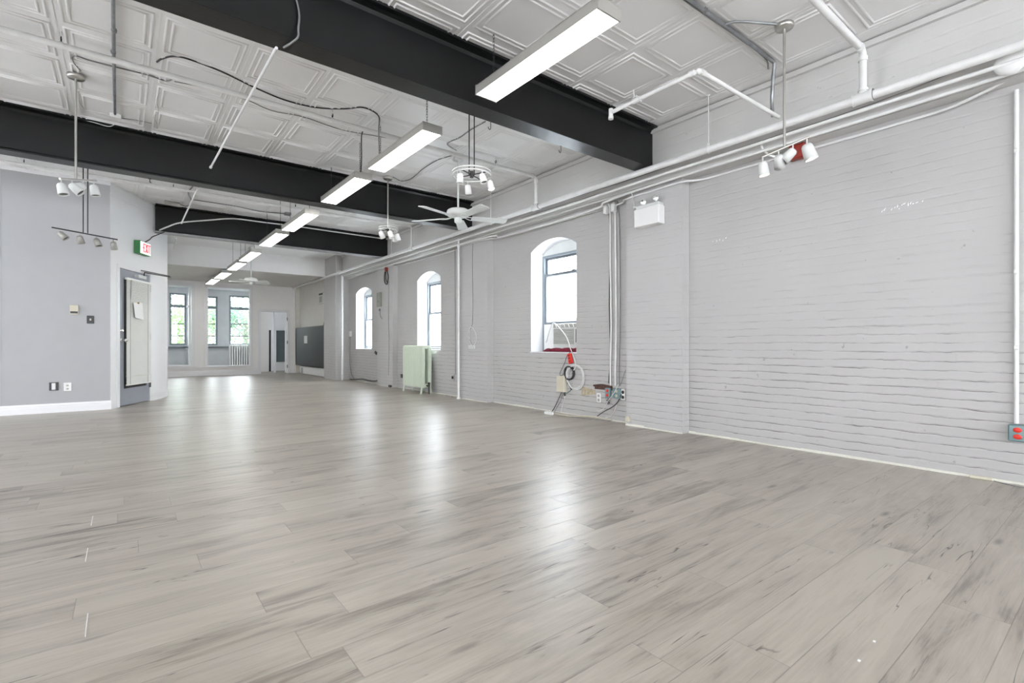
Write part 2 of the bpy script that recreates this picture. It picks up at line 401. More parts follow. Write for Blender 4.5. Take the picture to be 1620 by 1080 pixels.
BAREB = paint('bare_buff_brick', (0.42, 0.36, 0.25), 0.8, var=0.25, scale=25, bump=0.9, bscale=40)
RUST = paint('rusty_iron', (0.09, 0.045, 0.035), 0.8, var=0.4, scale=40)
GREEN_E = paint('green_enamel', (0.045, 0.22, 0.07), 0.4, var=0.05)
TEALBOX = paint('zinc_box', (0.20, 0.30, 0.31), 0.35, metal=0.5, var=0.15)
PANELG = paint('dark_green_grey_panel', (0.085, 0.115, 0.12), 0.4, var=0.1)
DUST = paint('plaster_dust', (0.50, 0.47, 0.42), 0.9, var=0.2, scale=60)
def glass_mat():
    m, n, l, b = newmat('window_glass'); n.remove(b)
    t = n.new('ShaderNodeBsdfTransparent'); t.inputs[0].default_value = (0.96, 0.98, 0.98, 1)
    gl = n.new('ShaderNodeBsdfGlossy'); gl.inputs['Roughness'].default_value = 0.02
    fr = n.new('ShaderNodeLayerWeight'); fr.inputs['Blend'].default_value = 0.5
    fa = mth(n, l, 'MULTIPLY_ADD', mth(n, l, 'POWER', fr.outputs['Facing'], 4.0), 0.5, 0.02)
    mx = n.new('ShaderNodeMixShader'); l.new(fa, mx.inputs[0]); l.new(t.outputs[0], mx.inputs[1]); l.new(gl.outputs[0], mx.inputs[2])
    l.new(mx.outputs[0], n['Material Output'].inputs['Surface']); return m
GLASS = glass_mat()

# ------------------------------------------------------------------ key dimensions
XW = 4.646       # brick wall, lower recess
XP = 4.53        # pier fronts
XU = 4.48        # upper wall
ZS = 2.645       # soffit height
ZC = 3.24        # ceiling
YB, YE = -6.0, 17.1
XL = -5.0

# ------------------------------------------------------------------ floor and ceiling
m = M(); m.box((XL-.2, YB-.2, -.1), (XW+.45, 19.6, 0)); struct('floor', m, FLOOR)

m = M(); m.box((XL-.2, YB-.2, ZC), (XW+.45, 19.6, ZC+.12))
ceil = struct('ceiling', m, TIN)
def ridge(m, x0, y0, x1, y1, w=.010, h=.0085):
    """a rectangular raised moulding (rounded bead) pressed into the tin, hanging below ZC"""
    prof = [(-w, 0), (-w*.55, h*.8), (0, h), (w*.55, h*.8), (w, 0)]
    cs = [(x0, y0, 1, 1), (x1, y0, -1, 1), (x1, y1, -1, -1), (x0, y1, 1, -1)]
    vs = [(cx+sx*o, cy+sy*o, ZC+.0005-hh) for (cx, cy, sx, sy) in cs for (o, hh) in prof]
    k = len(prof); fs = []
    for c in range(4):
        d = (c+1) % 4
        for i in range(k-1): fs.append((c*k+i, c*k+i+1, d*k+i+1, d*k+i))
    m.add(vs, fs, True)
m = M(); P = .59
xs0 = .20-P*9
for i in range(0, 17):
    x0 = xs0+i*P
    for j in range(-12, 18):
        y0 = 1.875+j*P
        if x0+P > XU+.02 or y0 > 13.0 or x0 < XL: continue
        for ins in (.042, .082): ridge(m, x0+ins, y0+ins, x0+P-ins, y0+P-ins)
    # nailed seams between sheets
for i in range(0, 17):
    x0 = xs0+i*P
    if x0 < XU-.1 and x0 > XL: m.box((x0-.004, YB, ZC-.003), (x0+.004, 13.8, ZC))
build('tin_panel_moulding', m, TIN, ceil, fix=False)
# plaster crown strip along the brick wall
m = M(); m.box((XU-.034, YB, ZC-.055), (XU, 13.78, ZC-.012)); struct('trim_1', m, UPPER_BRICK)

# dropped plaster ceiling at the street end with its fascia
YF = 13.8
m = M(); m.box((.55, YF, 2.78), (XU+.2, YE+.05, 2.86)); struct('ceiling_lower', m, BAYCEIL)
m = M(); m.box((.50, YF-.04, 2.77), (XU+.2, YF, ZC)); m.box((.50, YF-.075, 2.765), (XU+.2, YF, 2.80)); struct('trim_2', m, FARWALL)

# ------------------------------------------------------------------ right wall with arched window openings
WIN = [('far', 11.37, 12.39, .81, 2.21, 2.33), ('mid', 8.10, 9.03, .82, 2.20, 2.34), ('near', 4.57, 5.49, .81, 2.25, 2.39)]
ZTOP = ZS+.03
def arch(y0, y1, zs, zc, n=12):
    c = (y0+y1)/2; hw = (y1-y0)/2; rise = zc-zs; R_ = (hw*hw+rise*rise)/(2*rise); zc0 = zc-R_
    out = []
    for i in range(n+1):
        y = y0+(y1-y0)*i/n; out.append((y, zc0+math.sqrt(max(0, R_*R_-(y-c)**2))))
    return out
TH = .32
m = M(); ycur = YB
for nm, y0, y1, z0, zs, zc in sorted(WIN, key=lambda a: a[1]):
    m.box((XW, ycur, 0), (XW+TH, y0, ZTOP)); m.box((XW, y0, 0), (XW+TH, y1, z0))
    a = arch(y0, y1, zs, zc)
    for (ya, za), (yb, zb) in zip(a[:-1], a[1:]):
        m.prism([(ya, za), (yb, zb), (yb, ZTOP), (ya, ZTOP)], 'x', XW, XW+TH)
    ycur = y1
m.box((XW, ycur, 0), (XW+TH, YE, ZTOP))
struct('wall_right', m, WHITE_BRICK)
m = M()
for nm, y0, y1, z0, zs, zc in WIN:      # painted reveals, lining the openings
    t = .004
    m.box((XW+.002, y0, z0), (XW+TH-.002, y0+t, zs)); m.box((XW+.002, y1-t, z0), (XW+TH-.002, y1, zs)); m.box((XW-.006, y0-.01, z0-.004), (XW+TH-.002, y1+.01, z0+.008))
    a = arch(y0, y1, zs, zc)
    for (ya, za), (yb, zb) in zip(a[:-1], a[1:]):
        m.prism([(ya, za-t), (yb, zb-t), (yb, zb), (ya, za)], 'x', XW+.002, XW+TH-.002)
struct('trim_3', m, REVEAL)
# piers
def pier(k, y0, y1, x):
    m = M(); m.box((x, y0, 0), (XW+.01, y1, ZS)); struct('wall_right_pier_%d' % k, m, PIER_BRICK)
    m = M(); m.box((x+.004, y0-.003, 0), (XW, y0, ZS)); m.box((x+.004, y1, 0), (XW, y1+.003, ZS)); struct('wall_right_pier_return_%d' % k, m, BRICK_SIDE)
pier(1, 2.936, 3.66, XP); pier(2, 6.42, 7.30, XP); pier(3, 9.94, 10.75, XP)
m = M(); m.box((4.30, 12.9, 0), (XW+.01, 13.85, ZC)); struct('wall_right_pier_4', m, PIER_BRICK)
m = M(); m.box((4.304, 12.897, 0), (XW, 12.9, ZC)); struct('wall_right_pier_return_4', m, BRICK_SIDE)
# wall beyond the big pier is plastered and a little proud
m = M(); m.box((4.50, 13.85, 0), (XW+.01, YE, 2.78)); struct('wall_right_bay', m, CREAM)
# upper wall, standing proud on a stepped soffit
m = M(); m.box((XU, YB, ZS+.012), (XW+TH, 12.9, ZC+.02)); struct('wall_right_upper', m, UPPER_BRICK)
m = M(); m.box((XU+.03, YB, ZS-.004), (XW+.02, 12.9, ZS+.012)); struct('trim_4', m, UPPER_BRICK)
# loose mortar strip where floor meets wall
m = M()
for (a, b, x) in ((YB, 2.93, XW), (2.93, 3.66, XP), (3.66, 6.42, XW), (6.42, 7.3, XP), (7.3, 9.94, XW), (9.94, 10.75, XP), (10.75, 12.9, XW)):
    yy = a
    while yy < b-.01:
        y2 = min(b, yy+random.uniform(.25, .6)); h_ = random.uniform(.010, .022); w_ = random.uniform(.008, .02)
        m.prism([(x+.001, 0), (x-w_, 0), (x-w_*.8, h_*.6), (x-.003, h_)], 'y', yy, y2); yy = y2
struct('baseboard_right', m, paint('painted_floor_edge', (0.66, 0.65, 0.58), 0.6, var=0.12, scale=3))

# ------------------------------------------------------------------ right wall windows
def sash_window(idx, y0, y1, z0, zs, zc, zmeet, zlow, xw):
    """double-hung sash set deep in the opening"""
    root = bpy.data.objects.new('window_%d' % idx, None); COL.objects.link(root); root['kind'] = 'structure'
    c = M(); e = .045
    zt = zs-.03
    c.box((xw, y0, z0), (xw+.06, y0+e, zt-.03)); c.box((xw, y1-e, z0), (xw+.06, y1, zt-.03)); c.box((xw, y0, zt-.03), (xw+.06, y1, zt)); c.box((xw, y0+e, z0), (xw+.06, y1-e, z0+.03))
    build('window_frame', c, FRAMEW, root)
    a = arch(y0, y1, zs, zc); h = M()
    for (ya, za), (yb, zb) in zip(a[:-1], a[1:]): h.prism([(ya, zt), (yb, zt), (yb, zb), (ya, za)], 'x', xw+.01, xw+.05)
    build('arch_panel', h, GPLAS, root)
    s = M()
    def ring(xa, xb, a0, a1, b0, b1, t):
        s.box((xa, a0, b0), (xb, a0+t, b1)); s.box((xa, a1-t, b0), (xb, a1, b1)); s.box((xa, a0+t, b0), (xb, a1-t, b0+t)); s.box((xa, a0+t, b1-t), (xb, a1-t, b1))
    ring(xw+.035, xw+.055, y0+e, y1-e, zmeet-.02, zt-.03, .035)
    ring(xw+.008, xw+.030, y0+e, y1-e, zlow, zmeet+.02, .035)
    s.box((xw-.006, y0+e+.2, zmeet+.018), (xw+.02, y0+e+.26, zmeet+.03))
    build('sash', s, FRAME, root)
    g = M(); g.box((xw+.043, y0+e+.03, zmeet), (xw+.046, y1-e-.03, zt-.06)); g.box((xw+.018, y0+e+.03, zlow+.03), (xw+.021, y1-e-.03, zmeet)); build('pane', g, GLASS, root)
    return root
sash_window(1, 4.57, 5.49, .815, 2.25, 2.39, 1.93, 1.215, 4.87)
sash_window(2, 8.10, 9.03, .825, 2.20, 2.34, 1.55, .86, 4.87)
sash_window(3, 11.37, 12.39, .815, 2.21, 2.33, 1.55, .85, 4.87)

# ------------------------------------------------------------------ steel beams
ZBM = 2.777
def ibeam(label, y0, y1, x0, x1, flange=None):
    yc = (y0+y1)/2; loc = ((x0+x1)/2, yc, ZBM)
    t = TW('steel_beam', label, 'beam', loc)
    m = M(); m.box((x0, yc-.006, ZBM+.018), (x1, yc+.006, ZC-.02)); 
    m.prism([(yc-.006, ZBM+.018), (yc-.006, ZBM+.05), (yc-.02, ZBM+.028), (yc-.05, ZBM+.018)], 'x', x0, x1)
    m.prism([(yc-.006, ZC-.02), (yc-.05, ZC-.02), (yc-.02, ZC-.03), (yc-.006, ZC-.052)], 'x', x0, x1)
    t.part('web', m, BLACKSTEEL)
    m = M(); m.box((x0, y0, ZC-.02), (x1, y1, ZC+.001)); t.part('top_flange', m, BLACKSTEEL)
    m = M(); m.prism([(y0, ZBM+.002), (y0+.002, ZBM), (y1-.002, ZBM), (y1, ZBM+.002), (y1, ZBM+.014), (y0+.0, ZBM+.014)], 'x', x0, x1)
    m.prism([(y0, ZBM+.014), (y1, ZBM+.014), (yc+.01, ZBM+.022), (yc-.01, ZBM+.022)], 'x', x0, x1)
    t.part('bottom_flange', m, flange or BLACKSTEEL)
    return t
B1 = ibeam('nearest black steel I-beam across the ceiling, behind the biggest ceiling light', 3.18, 3.365, XL, XU+.01)
B2 = ibeam('second black steel I-beam across the ceiling, behind the near ceiling fan', 6.69, 6.88, XL, XU+.01)
B3 = ibeam('short far black steel I-beam ending above the white angled wall by the door', 10.0, 10.2, .40, XU+.01, FLANGE)

# ------------------------------------------------------------------ left walls, angled wall, curved wall
YL = 9.10
m = M(); m.box((XL, YL, 0), (-.16, YL+.12, ZC)); struct('wall_left', m, GREYWALL)
m = M(); m.box((XL-.15, YB, 0), (XL, YL, .55)); m.box((XL-.15, YB, 2.65), (XL, YL, ZC)); 
for a, b in ((YB, -1.6), (-.4, 3.0), (4.4, 7.2), (8.2, YL)): m.box((XL-.15, a, .55), (XL, b, 2.65))  # unseen side openings, invented and sized to let in fill light
struct('wall_side', m, WHITEWALL)
m = M(); m.box((XL, YB-.15, 0), (XW+TH, YB, .6)); m.box((XL, YB-.15, 2.75), (XW+TH, YB, ZC))
for a, b in ((XL, -3.9), (-1.4, 1.4), (3.9, XW+TH)): m.box((a, YB-.15, .6), (b, YB, 2.75))  # unseen back openings, invented to brighten the room
struct('wall_back', m, WHITEWALL)
P0 = Vector((-.157, 9.101, 0)); UD = Vector((.48, .94, 0)).normalized(); ND = Vector((UD.y, -UD.x, 0))
ANG = math.atan2(UD.y, UD.x)
D0, D1 = .19, 1.065
def wl(s_, z, off=0): return P0+UD*s_+ND*off+Vector((0, 0, z))
def slab(m, s0, s1, z0, z1, o0, o1):
    m.add([wl(s0,z0,o0), wl(s1,z0,o0), wl(s1,z1,o0), wl(s0,z1,o0), wl(s0,z0,o1), wl(s1,z0,o1), wl(s1,z1,o1), wl(s0,z1,o1)],
          [(0,1,2,3),(4,7,6,5),(0,4,5,1),(1,5,6,2),(2,6,7,3),(3,7,4,0)])
m = M(); slab(m, 0, D0, 0, ZC, -.12, 0); slab(m, D0, D1, 2.06, ZC, -.12, 0)
struct('wall_angled', m, WHITEWALL)
# curved wall: from the hinge side round to the long partition
c0 = P0+UD*D1; pts = []
for i in range(17):
    t = i/16; a = (1-t)
    p = c0*(a*a)+Vector((c0.x+UD.x*.75, c0.y+UD.y*.62, 0))*(2*a*t)+Vector((.622, 11.5, 0))*(t*t); pts.append(p)
pts.append(Vector((.622, YE, 0)))
m = M()
outer = [(p.x, p.y) for p in pts]; inner = []
for i, p in enumerate(pts):
    d = (pts[min(i+1, len(pts)-1)]-pts[max(i-1, 0)]).normalized(); inner.append((p.x-d.y*.12, p.y+d.x*.12))
for i in range(len(pts)-1):
    m.prism([outer[i], outer[i+1], inner[i+1], inner[i]], 'z', 0, ZC)
struct('wall_curved', m, WHITEWALL)
m = M(); m.box((-1.5, YL+.12, 0), (-1.4, 11.6, ZC)); m.box((-1.5, 11.5, 0), (.45, 11.6, ZC)); struct('wall_light_block', m, GREYWALL)  # unseen walls added to stop sky light leaking round the door
# baseboards
def bb_prof(m, a, b, nrm, h=.125, t=.016):
    a, b, nrm = Vector(a), Vector(b), Vector(nrm)
    prof = [(0, 0), (t, 0), (t, h*.62), (t*.8, h*.68), (t*.8, h*.80), (t*.35, h*.92), (t*.3, h), (0, h)]
    n_ = len(prof); vs = [p+nrm*o+Vector((0,0,z)) for p in (a, b) for (o, z) in prof]
    m.add(vs, [tuple(range(n_)), tuple(range(2*n_-1, n_-1, -1))]+[(i, (i+1) % n_, n_+(i+1) % n_, n_+i) for i in range(n_)])
m = M(); bb_prof(m, (XL, YL, 0), (-.15, YL, 0), (0, -1, 0)); bb_prof(m, wl(0, 0), wl(.13, 0), ND); struct('baseboard_left', m, TRIM)
m = M()
for i in range(16):
    d = (pts[i+1]-pts[i]).normalized(); bb_prof(m, pts[i] if i else pts[0]+d*.03, pts[i+1], (d.y, -d.x, 0))
struct('baseboard_curved', m, TRIM)
m = M(); slab(m, -.01, 1.05, ZC-.17, ZC-.15, 0, .008)
for i in range(16):
    d = (pts[i+1]-pts[i]).normalized(); nn = Vector((d.y, -d.x, 0))
m.box((XL, YL-.01, ZC-.05), (-.16, YL, ZC)); struct('trim_5', m, WHITEWALL)
m = M(); m.box((-1.33, YL-.006, .125), (-1.265, YL, ZC-.05)); struct('trim_6', m, WHITEWALL)

# the grey steel door in the angled wall (local x along the wall, local -y towards the room)
dr = bpy.data.objects.new('door_1', None); COL.objects.link(dr); dr['kind'] = 'structure'
dr.location = P0; dr.rotation_euler = (0, 0, ANG)
m = M(); m.box((D0-.045, -.014, 0), (D0+.012, .02, 2.10)); m.box((D0+.012, -.014, 2.05), (D1-.012, .02, 2.10)); m.box((D1-.012, -.012, 0), (D1+.02, .02, 2.10))
m.box((D0, .02, 0), (D0+.012, .11, 2.06)); m.box((D1-.012, .02, 0), (D1, .11, 2.06)); build('door_frame', m, TRIM, dr)
m = M(); a, b = D0+.018, D1-.016
m.box((a, .0, .012), (b, .04, .26)); m.box((a, .0, 1.90), (b, .04, 2.045)); m.box((a, .0, .26), (a+.12, .04, 1.90)); m.box((b-.07, .0, .26), (b, .04, 1.90))
slabm = build('door_leaf', m, DOORG, dr)
m = M(); m.box((a+.12, .016, .26), (b-.07, .022, 1.90)); build('door_glass', m, paint('dim_door_glass', (0.05, 0.05, 0.055), .1), dr)
m = M(); m.cyl((a+.055, 0, .985), (a+.055, -.05, .985), .011); m.lathe([(0, 0), (.018, 0), (.027, .01), (.030, .022), (.024, .034), (0, .038)], (a+.055, -.045, .985), (0, -1, 0), 18)
m.lathe([(0, 0), (.034, 0), (.032, .006), (.012, .01)], (a+.055, 0, .985), (0, -1, 0), 18); build('door_knob', m, CHROME, dr)
m = M(); m.lathe([(0, .02), (.018, .02), (.026, .008), (.029, 0)], (a+.055, 0, 1.13), (0, -1, 0), 18); m.box((a+.052, -.032, 1.115), (a+.058, -.018, 1.145)); build('deadbolt', m, CHROME, dr)
for zh in (.28, 1.05, 1.83):
    m = M(); m.cyl((D1-.006, -.012, zh-.055), (D1-.006, -.012, zh+.055), .008, n=8); m.box((D1-.03, -.004, zh-.055), (D1+.0, .0, zh+.055)); build('hinge', m, DARKM, dr)
m = M(); m.cbox((.60, -.065, 1.955), (.83, 0, 2.005)); build('door_closer', m, GPLAS, dr)
m = M(); m.tube([(.78, -.05, 2.01), (.80, -.05, 2.065), (1.40, -.16, 2.075)], .008, smooth_path=False); m.tube([(.74, -.03, 2.09), (1.39, -.15, 2.09)], .007, smooth_path=False); build('closer_arm', m, DARKM, dr)
m = M(); m.box((a+.05, -.012, 2.055), (a+.11, .0, 2.085)); build('door_contact', m, GPIPE, dr)
# the blind on the door hangs from it
bl = thing('venetian_blind', 'ivory venetian blind hung over the glass of the grey door', 'blind', wl(0, 0), ANG)
m = M(); m.cbox((.315, -.055, 1.895), (1.03, -.02, 1.925)); build('head_rail', m, BLIND, bl)
m = M(); zz = 1.885
while zz > .335:
    m.add([(.325, -.044, zz-.010), (1.02, -.044, zz-.010), (1.02, -.030, zz+.011), (.325, -.030, zz+.011), (.325, -.045, zz-.009), (1.02, -.045, zz-.009), (1.02, -.031, zz+.012), (.325, -.031, zz+.012)],
          [(0,1,2,3),(7,6,5,4),(0,4,5,1),(2,6,7,3),(1,5,6,2),(0,3,7,4)]); zz -= .0215
o = build('slats', m, BLIND, bl); 
m = M(); m.cbox((.322, -.05, .305), (1.022, -.025, .325)); m.cbox((.322, -.052, .44), (1.022, -.028, .455)); build('bottom_rail', m, BLIND, bl)
for xx in (.40, .90):
    m = M(); m.cyl((xx, -.051, .32), (xx, -.051, 1.9), .0022, n=6); build('ladder_cord', m, CABLEG, bl)
m = M(); m.tube([(.42, -.056, 1.9), (.40, -.058, 1.72), (.385, -.06, 1.60)], .004); build('tilt_wand', m, CABLEG, bl)
m = M(); m.add([(.46, -.062, 1.56), (.70, -.064, 1.575), (.73, -.070, 1.31), (.50, -.066, 1.335), (.46, -.064, 1.56), (.70, -.066, 1.575), (.73, -.072, 1.31), (.50, -.068, 1.335)], [(0,1,2,3),(7,6,5,4),(0,4,5,1),(1,5,6,2),(2,6,7,3),(3,7,4,0)])
nt = build('paper_notice', m, PAPER, None); nt.location = wl(0, 0); nt.rotation_euler = (0, 0, ANG); tag(nt, 'white sheet of paper pinned to the blind on the grey door', 'paper')
m = M(); m.cyl((.575, -.066, 1.562), (.575, -.082, 1.562), .014, n=10); build('push_pin', m, paint('amber_plastic', (.35, .20, .03), .4), nt)

# exit sign on the angled wall
ex = thing('exit_sign', 'green-cased exit sign with red letters above the grey door', 'sign', wl(.60, 2.335), ANG)
ex_ = M(); ex_.cbox((-.01, -.085, 0), (.30, 0, .205), .006); build('sign_case', ex_, GREEN_E, ex)
m = M(); m.cbox((.004, -.094, .012), (.287, -.084, .193), .003); build('sign_face', m, emis('lit_sign_face', (.95, .96, .93), .9), ex)
REDL = emis('lit_red_lettering', (.80, .02, .05), .55)
m = M()
def bar(x0, z0, x1, z1, w=.0105):
    x0, x1 = x0*.88+.004, x1*.88+.004; w *= .85
    d = Vector((x1-x0, 0, z1-z0)); L = d.length; d /= L; pz = Vector((-d.z, 0, d.x))*w
    A = Vector((x0, 0, z0))-d*0; B = Vector((x1, 0, z1))
    for yy in (-.0975,):
        c = [A-pz, B-pz, B+pz, A+pz]
        m.add([(p.x, -.0945, p.z) for p in c]+[(p.x, yy, p.z) for p in c], [(0,1,2,3),(7,6,5,4),(0,4,5,1),(1,5,6,2),(2,6,7,3),(3,7,4,0)])
zb_, zt_ = .035, .172
bar(.085, zb_, .085, zt_); bar(.085, zt_-.010, .135, zt_-.010, .010); bar(.085, (zb_+zt_)/2, .128, (zb_+zt_)/2, .010); bar(.085, zb_+.010, .135, zb_+.010, .010)
bar(.152, zb_, .202, zt_, .012); bar(.152, zt_, .202, zb_, .012)
bar(.228, zb_, .228, zt_)
bar(.282, zb_, .282, zt_); bar(.252, zt_-.010, .312, zt_-.010, .010)
m.add([(.035, -.0965, .103), (.062, -.0965, .085), (.062, -.0965, .121), (.035, -.0945, .103), (.062, -.0945, .085), (.062, -.0945, .121)], [(0,1,2),(5,4,3),(0,3,4,1),(1,4,5,2),(2,5,3,0)])
build('sign_lettering', m, REDL, ex)
m = M(); m.tube([wl(.78, 2.535, .05), wl(.95, 2.62, .05), wl(1.10, 2.70, .03), Vector((.52, 9.99, 2.78))], .008)
solo('exit_sign_cable', m, CABLEB, 'black cable curving up from the exit sign to the far beam', 'cable')

# fittings on the left wall
def plate(name, x0, z0, x1, z1, mat, t=.02):
    m = M(); m.cbox((x0, YL-t, z0), (x1, YL, z1), .004); return m
t = TW('thermostat', 'beige wall thermostat with a dark display on the grey left wall', 'thermostat', (-.545, YL, 1.33))
t.part('housing', plate('', -.59, 1.335, -.50, 1.465, None, .035), BEIGE)
t.part('display', (lambda q: q.cbox((-.585, YL-.038, 1.35), (-.508, YL-.034, 1.378), .001))(M()), BLACKP)
t = TW('light_switch', 'small black wall switch right of the thermostat', 'switch', (-.375, YL, 1.215))
t.part('switch_plate', plate('', -.415, 1.215, -.335, 1.325, None, .01), BLACKP)
t.part('toggle', (lambda q: q.cbox((-.385, YL-.03, 1.255), (-.365, YL-.009, 1.285), .002))(M()), BEIGE)
t = TW('cable_wall_plate', 'open black-edged cable box low on the grey left wall', 'socket', (-.755, YL, .295))
t.part('bracket', plate('', -.80, .30, -.705, .41, None, .006), BLACKP)
t.part('insert', (lambda q: q.cbox((-.775, YL-.012, .31), (-.735, YL-.005, .40), .002))(M()), WPLAS)
t = TW('wall_outlet', 'white double power outlet low on the left wall beside the angled wall', 'outlet', (-.615, YL, .285))
t.part('outlet_plate', plate('', -.655, .285, -.575, .40, None, .008), WPLAS)
for zq in (.315, .360): t.part('socket', (lambda q: q.cyl((-.615, YL-.007, zq), (-.615, YL-.0105, zq), .014, n=12))(M()), FIXT)

# ------------------------------------------------------------------ fluorescent fixtures
def chain(t, x, y, z0, z1, name='chain', mat=None):
    m = M(); z = z0; k = 0
    while z < z1-.005:
        a = Vector((.0065, 0, 0)) if k % 2 == 0 else Vector((0, .0065, 0)); L = min(.030, z1-z+.004)
        c = Vector((x, y, z)); up = Vector((0, 0, L))
        m.tube([c-a+up*.15, c-a+up*.85, c-a*.5+up, c+a*.5+up, c+a+up*.85, c+a+up*.15, c+a*.5, c-a*.5], .0017, n=5, closed=True, smooth_path=False)
        z += .024; k += 1
    return t.part(name, m, mat or DARKM)
def fixture(label, x0, x1, y0, y1, z, chains, simple=False, grp='hanging fluorescent lights in one row'):
    xc, yc = (x0+x1)/2, (y0+y1)/2
    t = TW('fluorescent_light', label, 'ceiling light', (xc, yc, z), grp)
    h = .072
    m = M(); m.box((x0, y0+.012, z+.004), (x0+.004, y1-.012, z+h)); m.box((x1-.004, y0+.012, z+.004), (x1, y1-.012, z+h))
    m.box((x0, y0+.012, z+h-.004), (x1, y1-.012, z+h)); t.part('housing', m, FIXT)
    for a, b in ((y0, y0+.012), (y1-.012, y1)):
        m = M(); m.prism([(x0-.003, z), (x1+.003, z), (x1+.003, z+h+.002), (x0-.003, z+h+.002)], 'y', a, b); t.part('end_cap', m, FIXT)
    m = M(); m.box((x0+.005, y0+.013, z+.002), (x1-.005, y1-.013, z+.012)); t.part('diffuser', m, DIFF)
    for yy in chains:
        if simple:
            m = M(); m.cyl((xc, yy, z+h), (xc, yy, ZC if yy < YF-.05 else 2.78), .003, n=6); t.part('hanger_wire', m, DARKM)
        else:
            ch = chain(t, xc, yy, z+h, ZC)
    return t
F = fixture('largest, nearest hanging fluorescent light, in front of the nearest black beam', 2.073, 2.262, 1.868, 3.09, 2.79, (1.97, 2.99)).o
fixture('second nearest fluorescent light, hanging between the two long black beams', 2.045, 2.232, 3.865, 5.10, 2.79, (3.97, 5.0))
fixture('third nearest fluorescent light, hanging just in front of the second black beam', 2.03, 2.228, 5.44, 6.665, 2.79, (5.55, 6.55))
fixture('fourth nearest fluorescent light, first one beyond the second black beam', 1.905, 2.085, 6.93, 8.19, 2.68, (7.05, 8.05), True)
fixture('fifth nearest fluorescent light, in front of the short far black beam', 1.885, 2.08, 8.46, 9.70, 2.68, (8.6, 9.55), True)
fixture('sixth nearest fluorescent light, first one beyond the short far black beam', 1.83, 2.01, 10.12, 11.34, 2.62, (10.3, 11.2), True)
fixture('seventh nearest fluorescent light, close behind the sixth', 1.84, 2.02, 11.62, 12.85, 2.62, (11.75, 12.7), True)
fixture('eighth nearest fluorescent light, first under the lowered ceiling', 1.81, 2.02, 13.45, 14.72, 2.62, (13.9, 14.6), True)
fixture('farthest and smallest fluorescent light, by the street-end glazing', 1.79, 1.98, 15.0, 16.25, 2.62, (15.15, 16.1), True)

# ------------------------------------------------------------------ spot heads and pendants
def spot_head(t, parent, top, aim, size=1.0, on=False, mat=STEEL, label=None):
    mat = GPLAS if mat is STEEL else mat
    top = Vector(top); aim = Vector(aim).normalized(); s_ = size
    m = M(); m.cyl(top, top-Vector((0, 0, .035*s_)), .004*s_, n=8)
    c = top-Vector((0, 0, .045*s_))
    m.cyl(c-aim*.004*s_, c+aim*.034*s_, .012*s_, .016*s_, n=12)
    st = t.part('lamp_stem', m, DARKM if mat is STEEL else mat, parent)
    m = M(); m.lathe([(0, -.012*s_), (.020*s_, -.010*s_), (.027*s_, .0), (.029*s_, .02*s_), (.033*s_, .074*s_), (.030*s_, .074*s_), (.027*s_, .06*s_)], c, aim, 18)
    sh = t.part('lamp_shade', m, mat, parent)
    if label: sh['label'] = label
    m = M(); m.lathe([(0, .066*s_), (.028*s_, .064*s_)], c, aim, 16); m.lathe([(0, .060*s_), (.028*s_, .060*s_)], c, aim, 16)
    t.part('lamp', m, LAMPON if on else LAMPOFF, sh)
    return sh
def pendant(label, px, py, ztop, zbar, bar0, bar1, heads, double=False, rodr=.009):
    t = TW('pendant_spotlight', label, 'spotlight', (px, py, zbar))
    m = M(); m.lathe([(0, 0), (.055, .0), (.062, .012), (.062, .03), (.03, .045), (0, .045)], (px, py, ztop-.045), (0, 0, 1), 24); t.part('canopy', m, STEEL)
    bar0, bar1 = Vector(bar0), Vector(bar1); dirb = (bar1-bar0).normalized()
    for o in ((-.022, .022) if double else (0,)):
        m = M(); m.cyl((px+dirb.x*o, py+dirb.y*o, zbar), (px+dirb.x*o, py+dirb.y*o, ztop-.03), rodr if not double else .006, n=12); t.part('rod', m, STEEL if not double else DARKM)
    m = M(); m.tube([bar0, bar1], .008, smooth_path=False); t.part('bar', m, STEEL if not double else DARKM)
    L = (bar1-bar0)
    for f_, aim, on, sz in heads:
        spot_head(t, None, bar0+L*f_, aim, sz, on, GPLAS if on else (STEEL if not double else FIXT))
    return t
# near pendant on the right
pendant('rod-hung steel spotlight cluster nearest the camera, before the red bell', 3.747, 1.60, ZC, 2.335, (3.66, 1.72, 2.285), (3.84, 1.47, 2.40),
        [(.02, (.1, -.1, -1), True, 1.15), (.36, (.75, .2, -.7), False, 1.15), (.66, (-.3, .75, -.8), False, 1.15), (.95, (.2, -.25, -1), True, 1.35)])
pendant('rod-hung steel spotlight cluster at upper left, in front of the second beam', -.328, 5.64, ZC, 2.335, (-.42, 5.50, 2.285), (-.20, 5.80, 2.39),
        [(.04, (.2, -.2, -1), False, 1.15), (.32, (.7, -.2, -.7), False, 1.15), (.62, (-.8, -.3, -.45), False, 1.15), (.93, (.15, -.1, -1), False, 1.15)])
pendant('straight bar of four small spotlights on twin rods before the left wall', -.38, 8.06, ZC, 2.30, (-.68, 7.98, 2.31), (-.07, 8.14, 2.27),
        [(.12, (.6, -.2, -.7), False, 1.15), (.40, (.2, .3, -.9), False, 1.15), (.66, (.3, -.2, -.9), False, 1.15), (.93, (.1, .3, -.9), False, 1.15)], True)
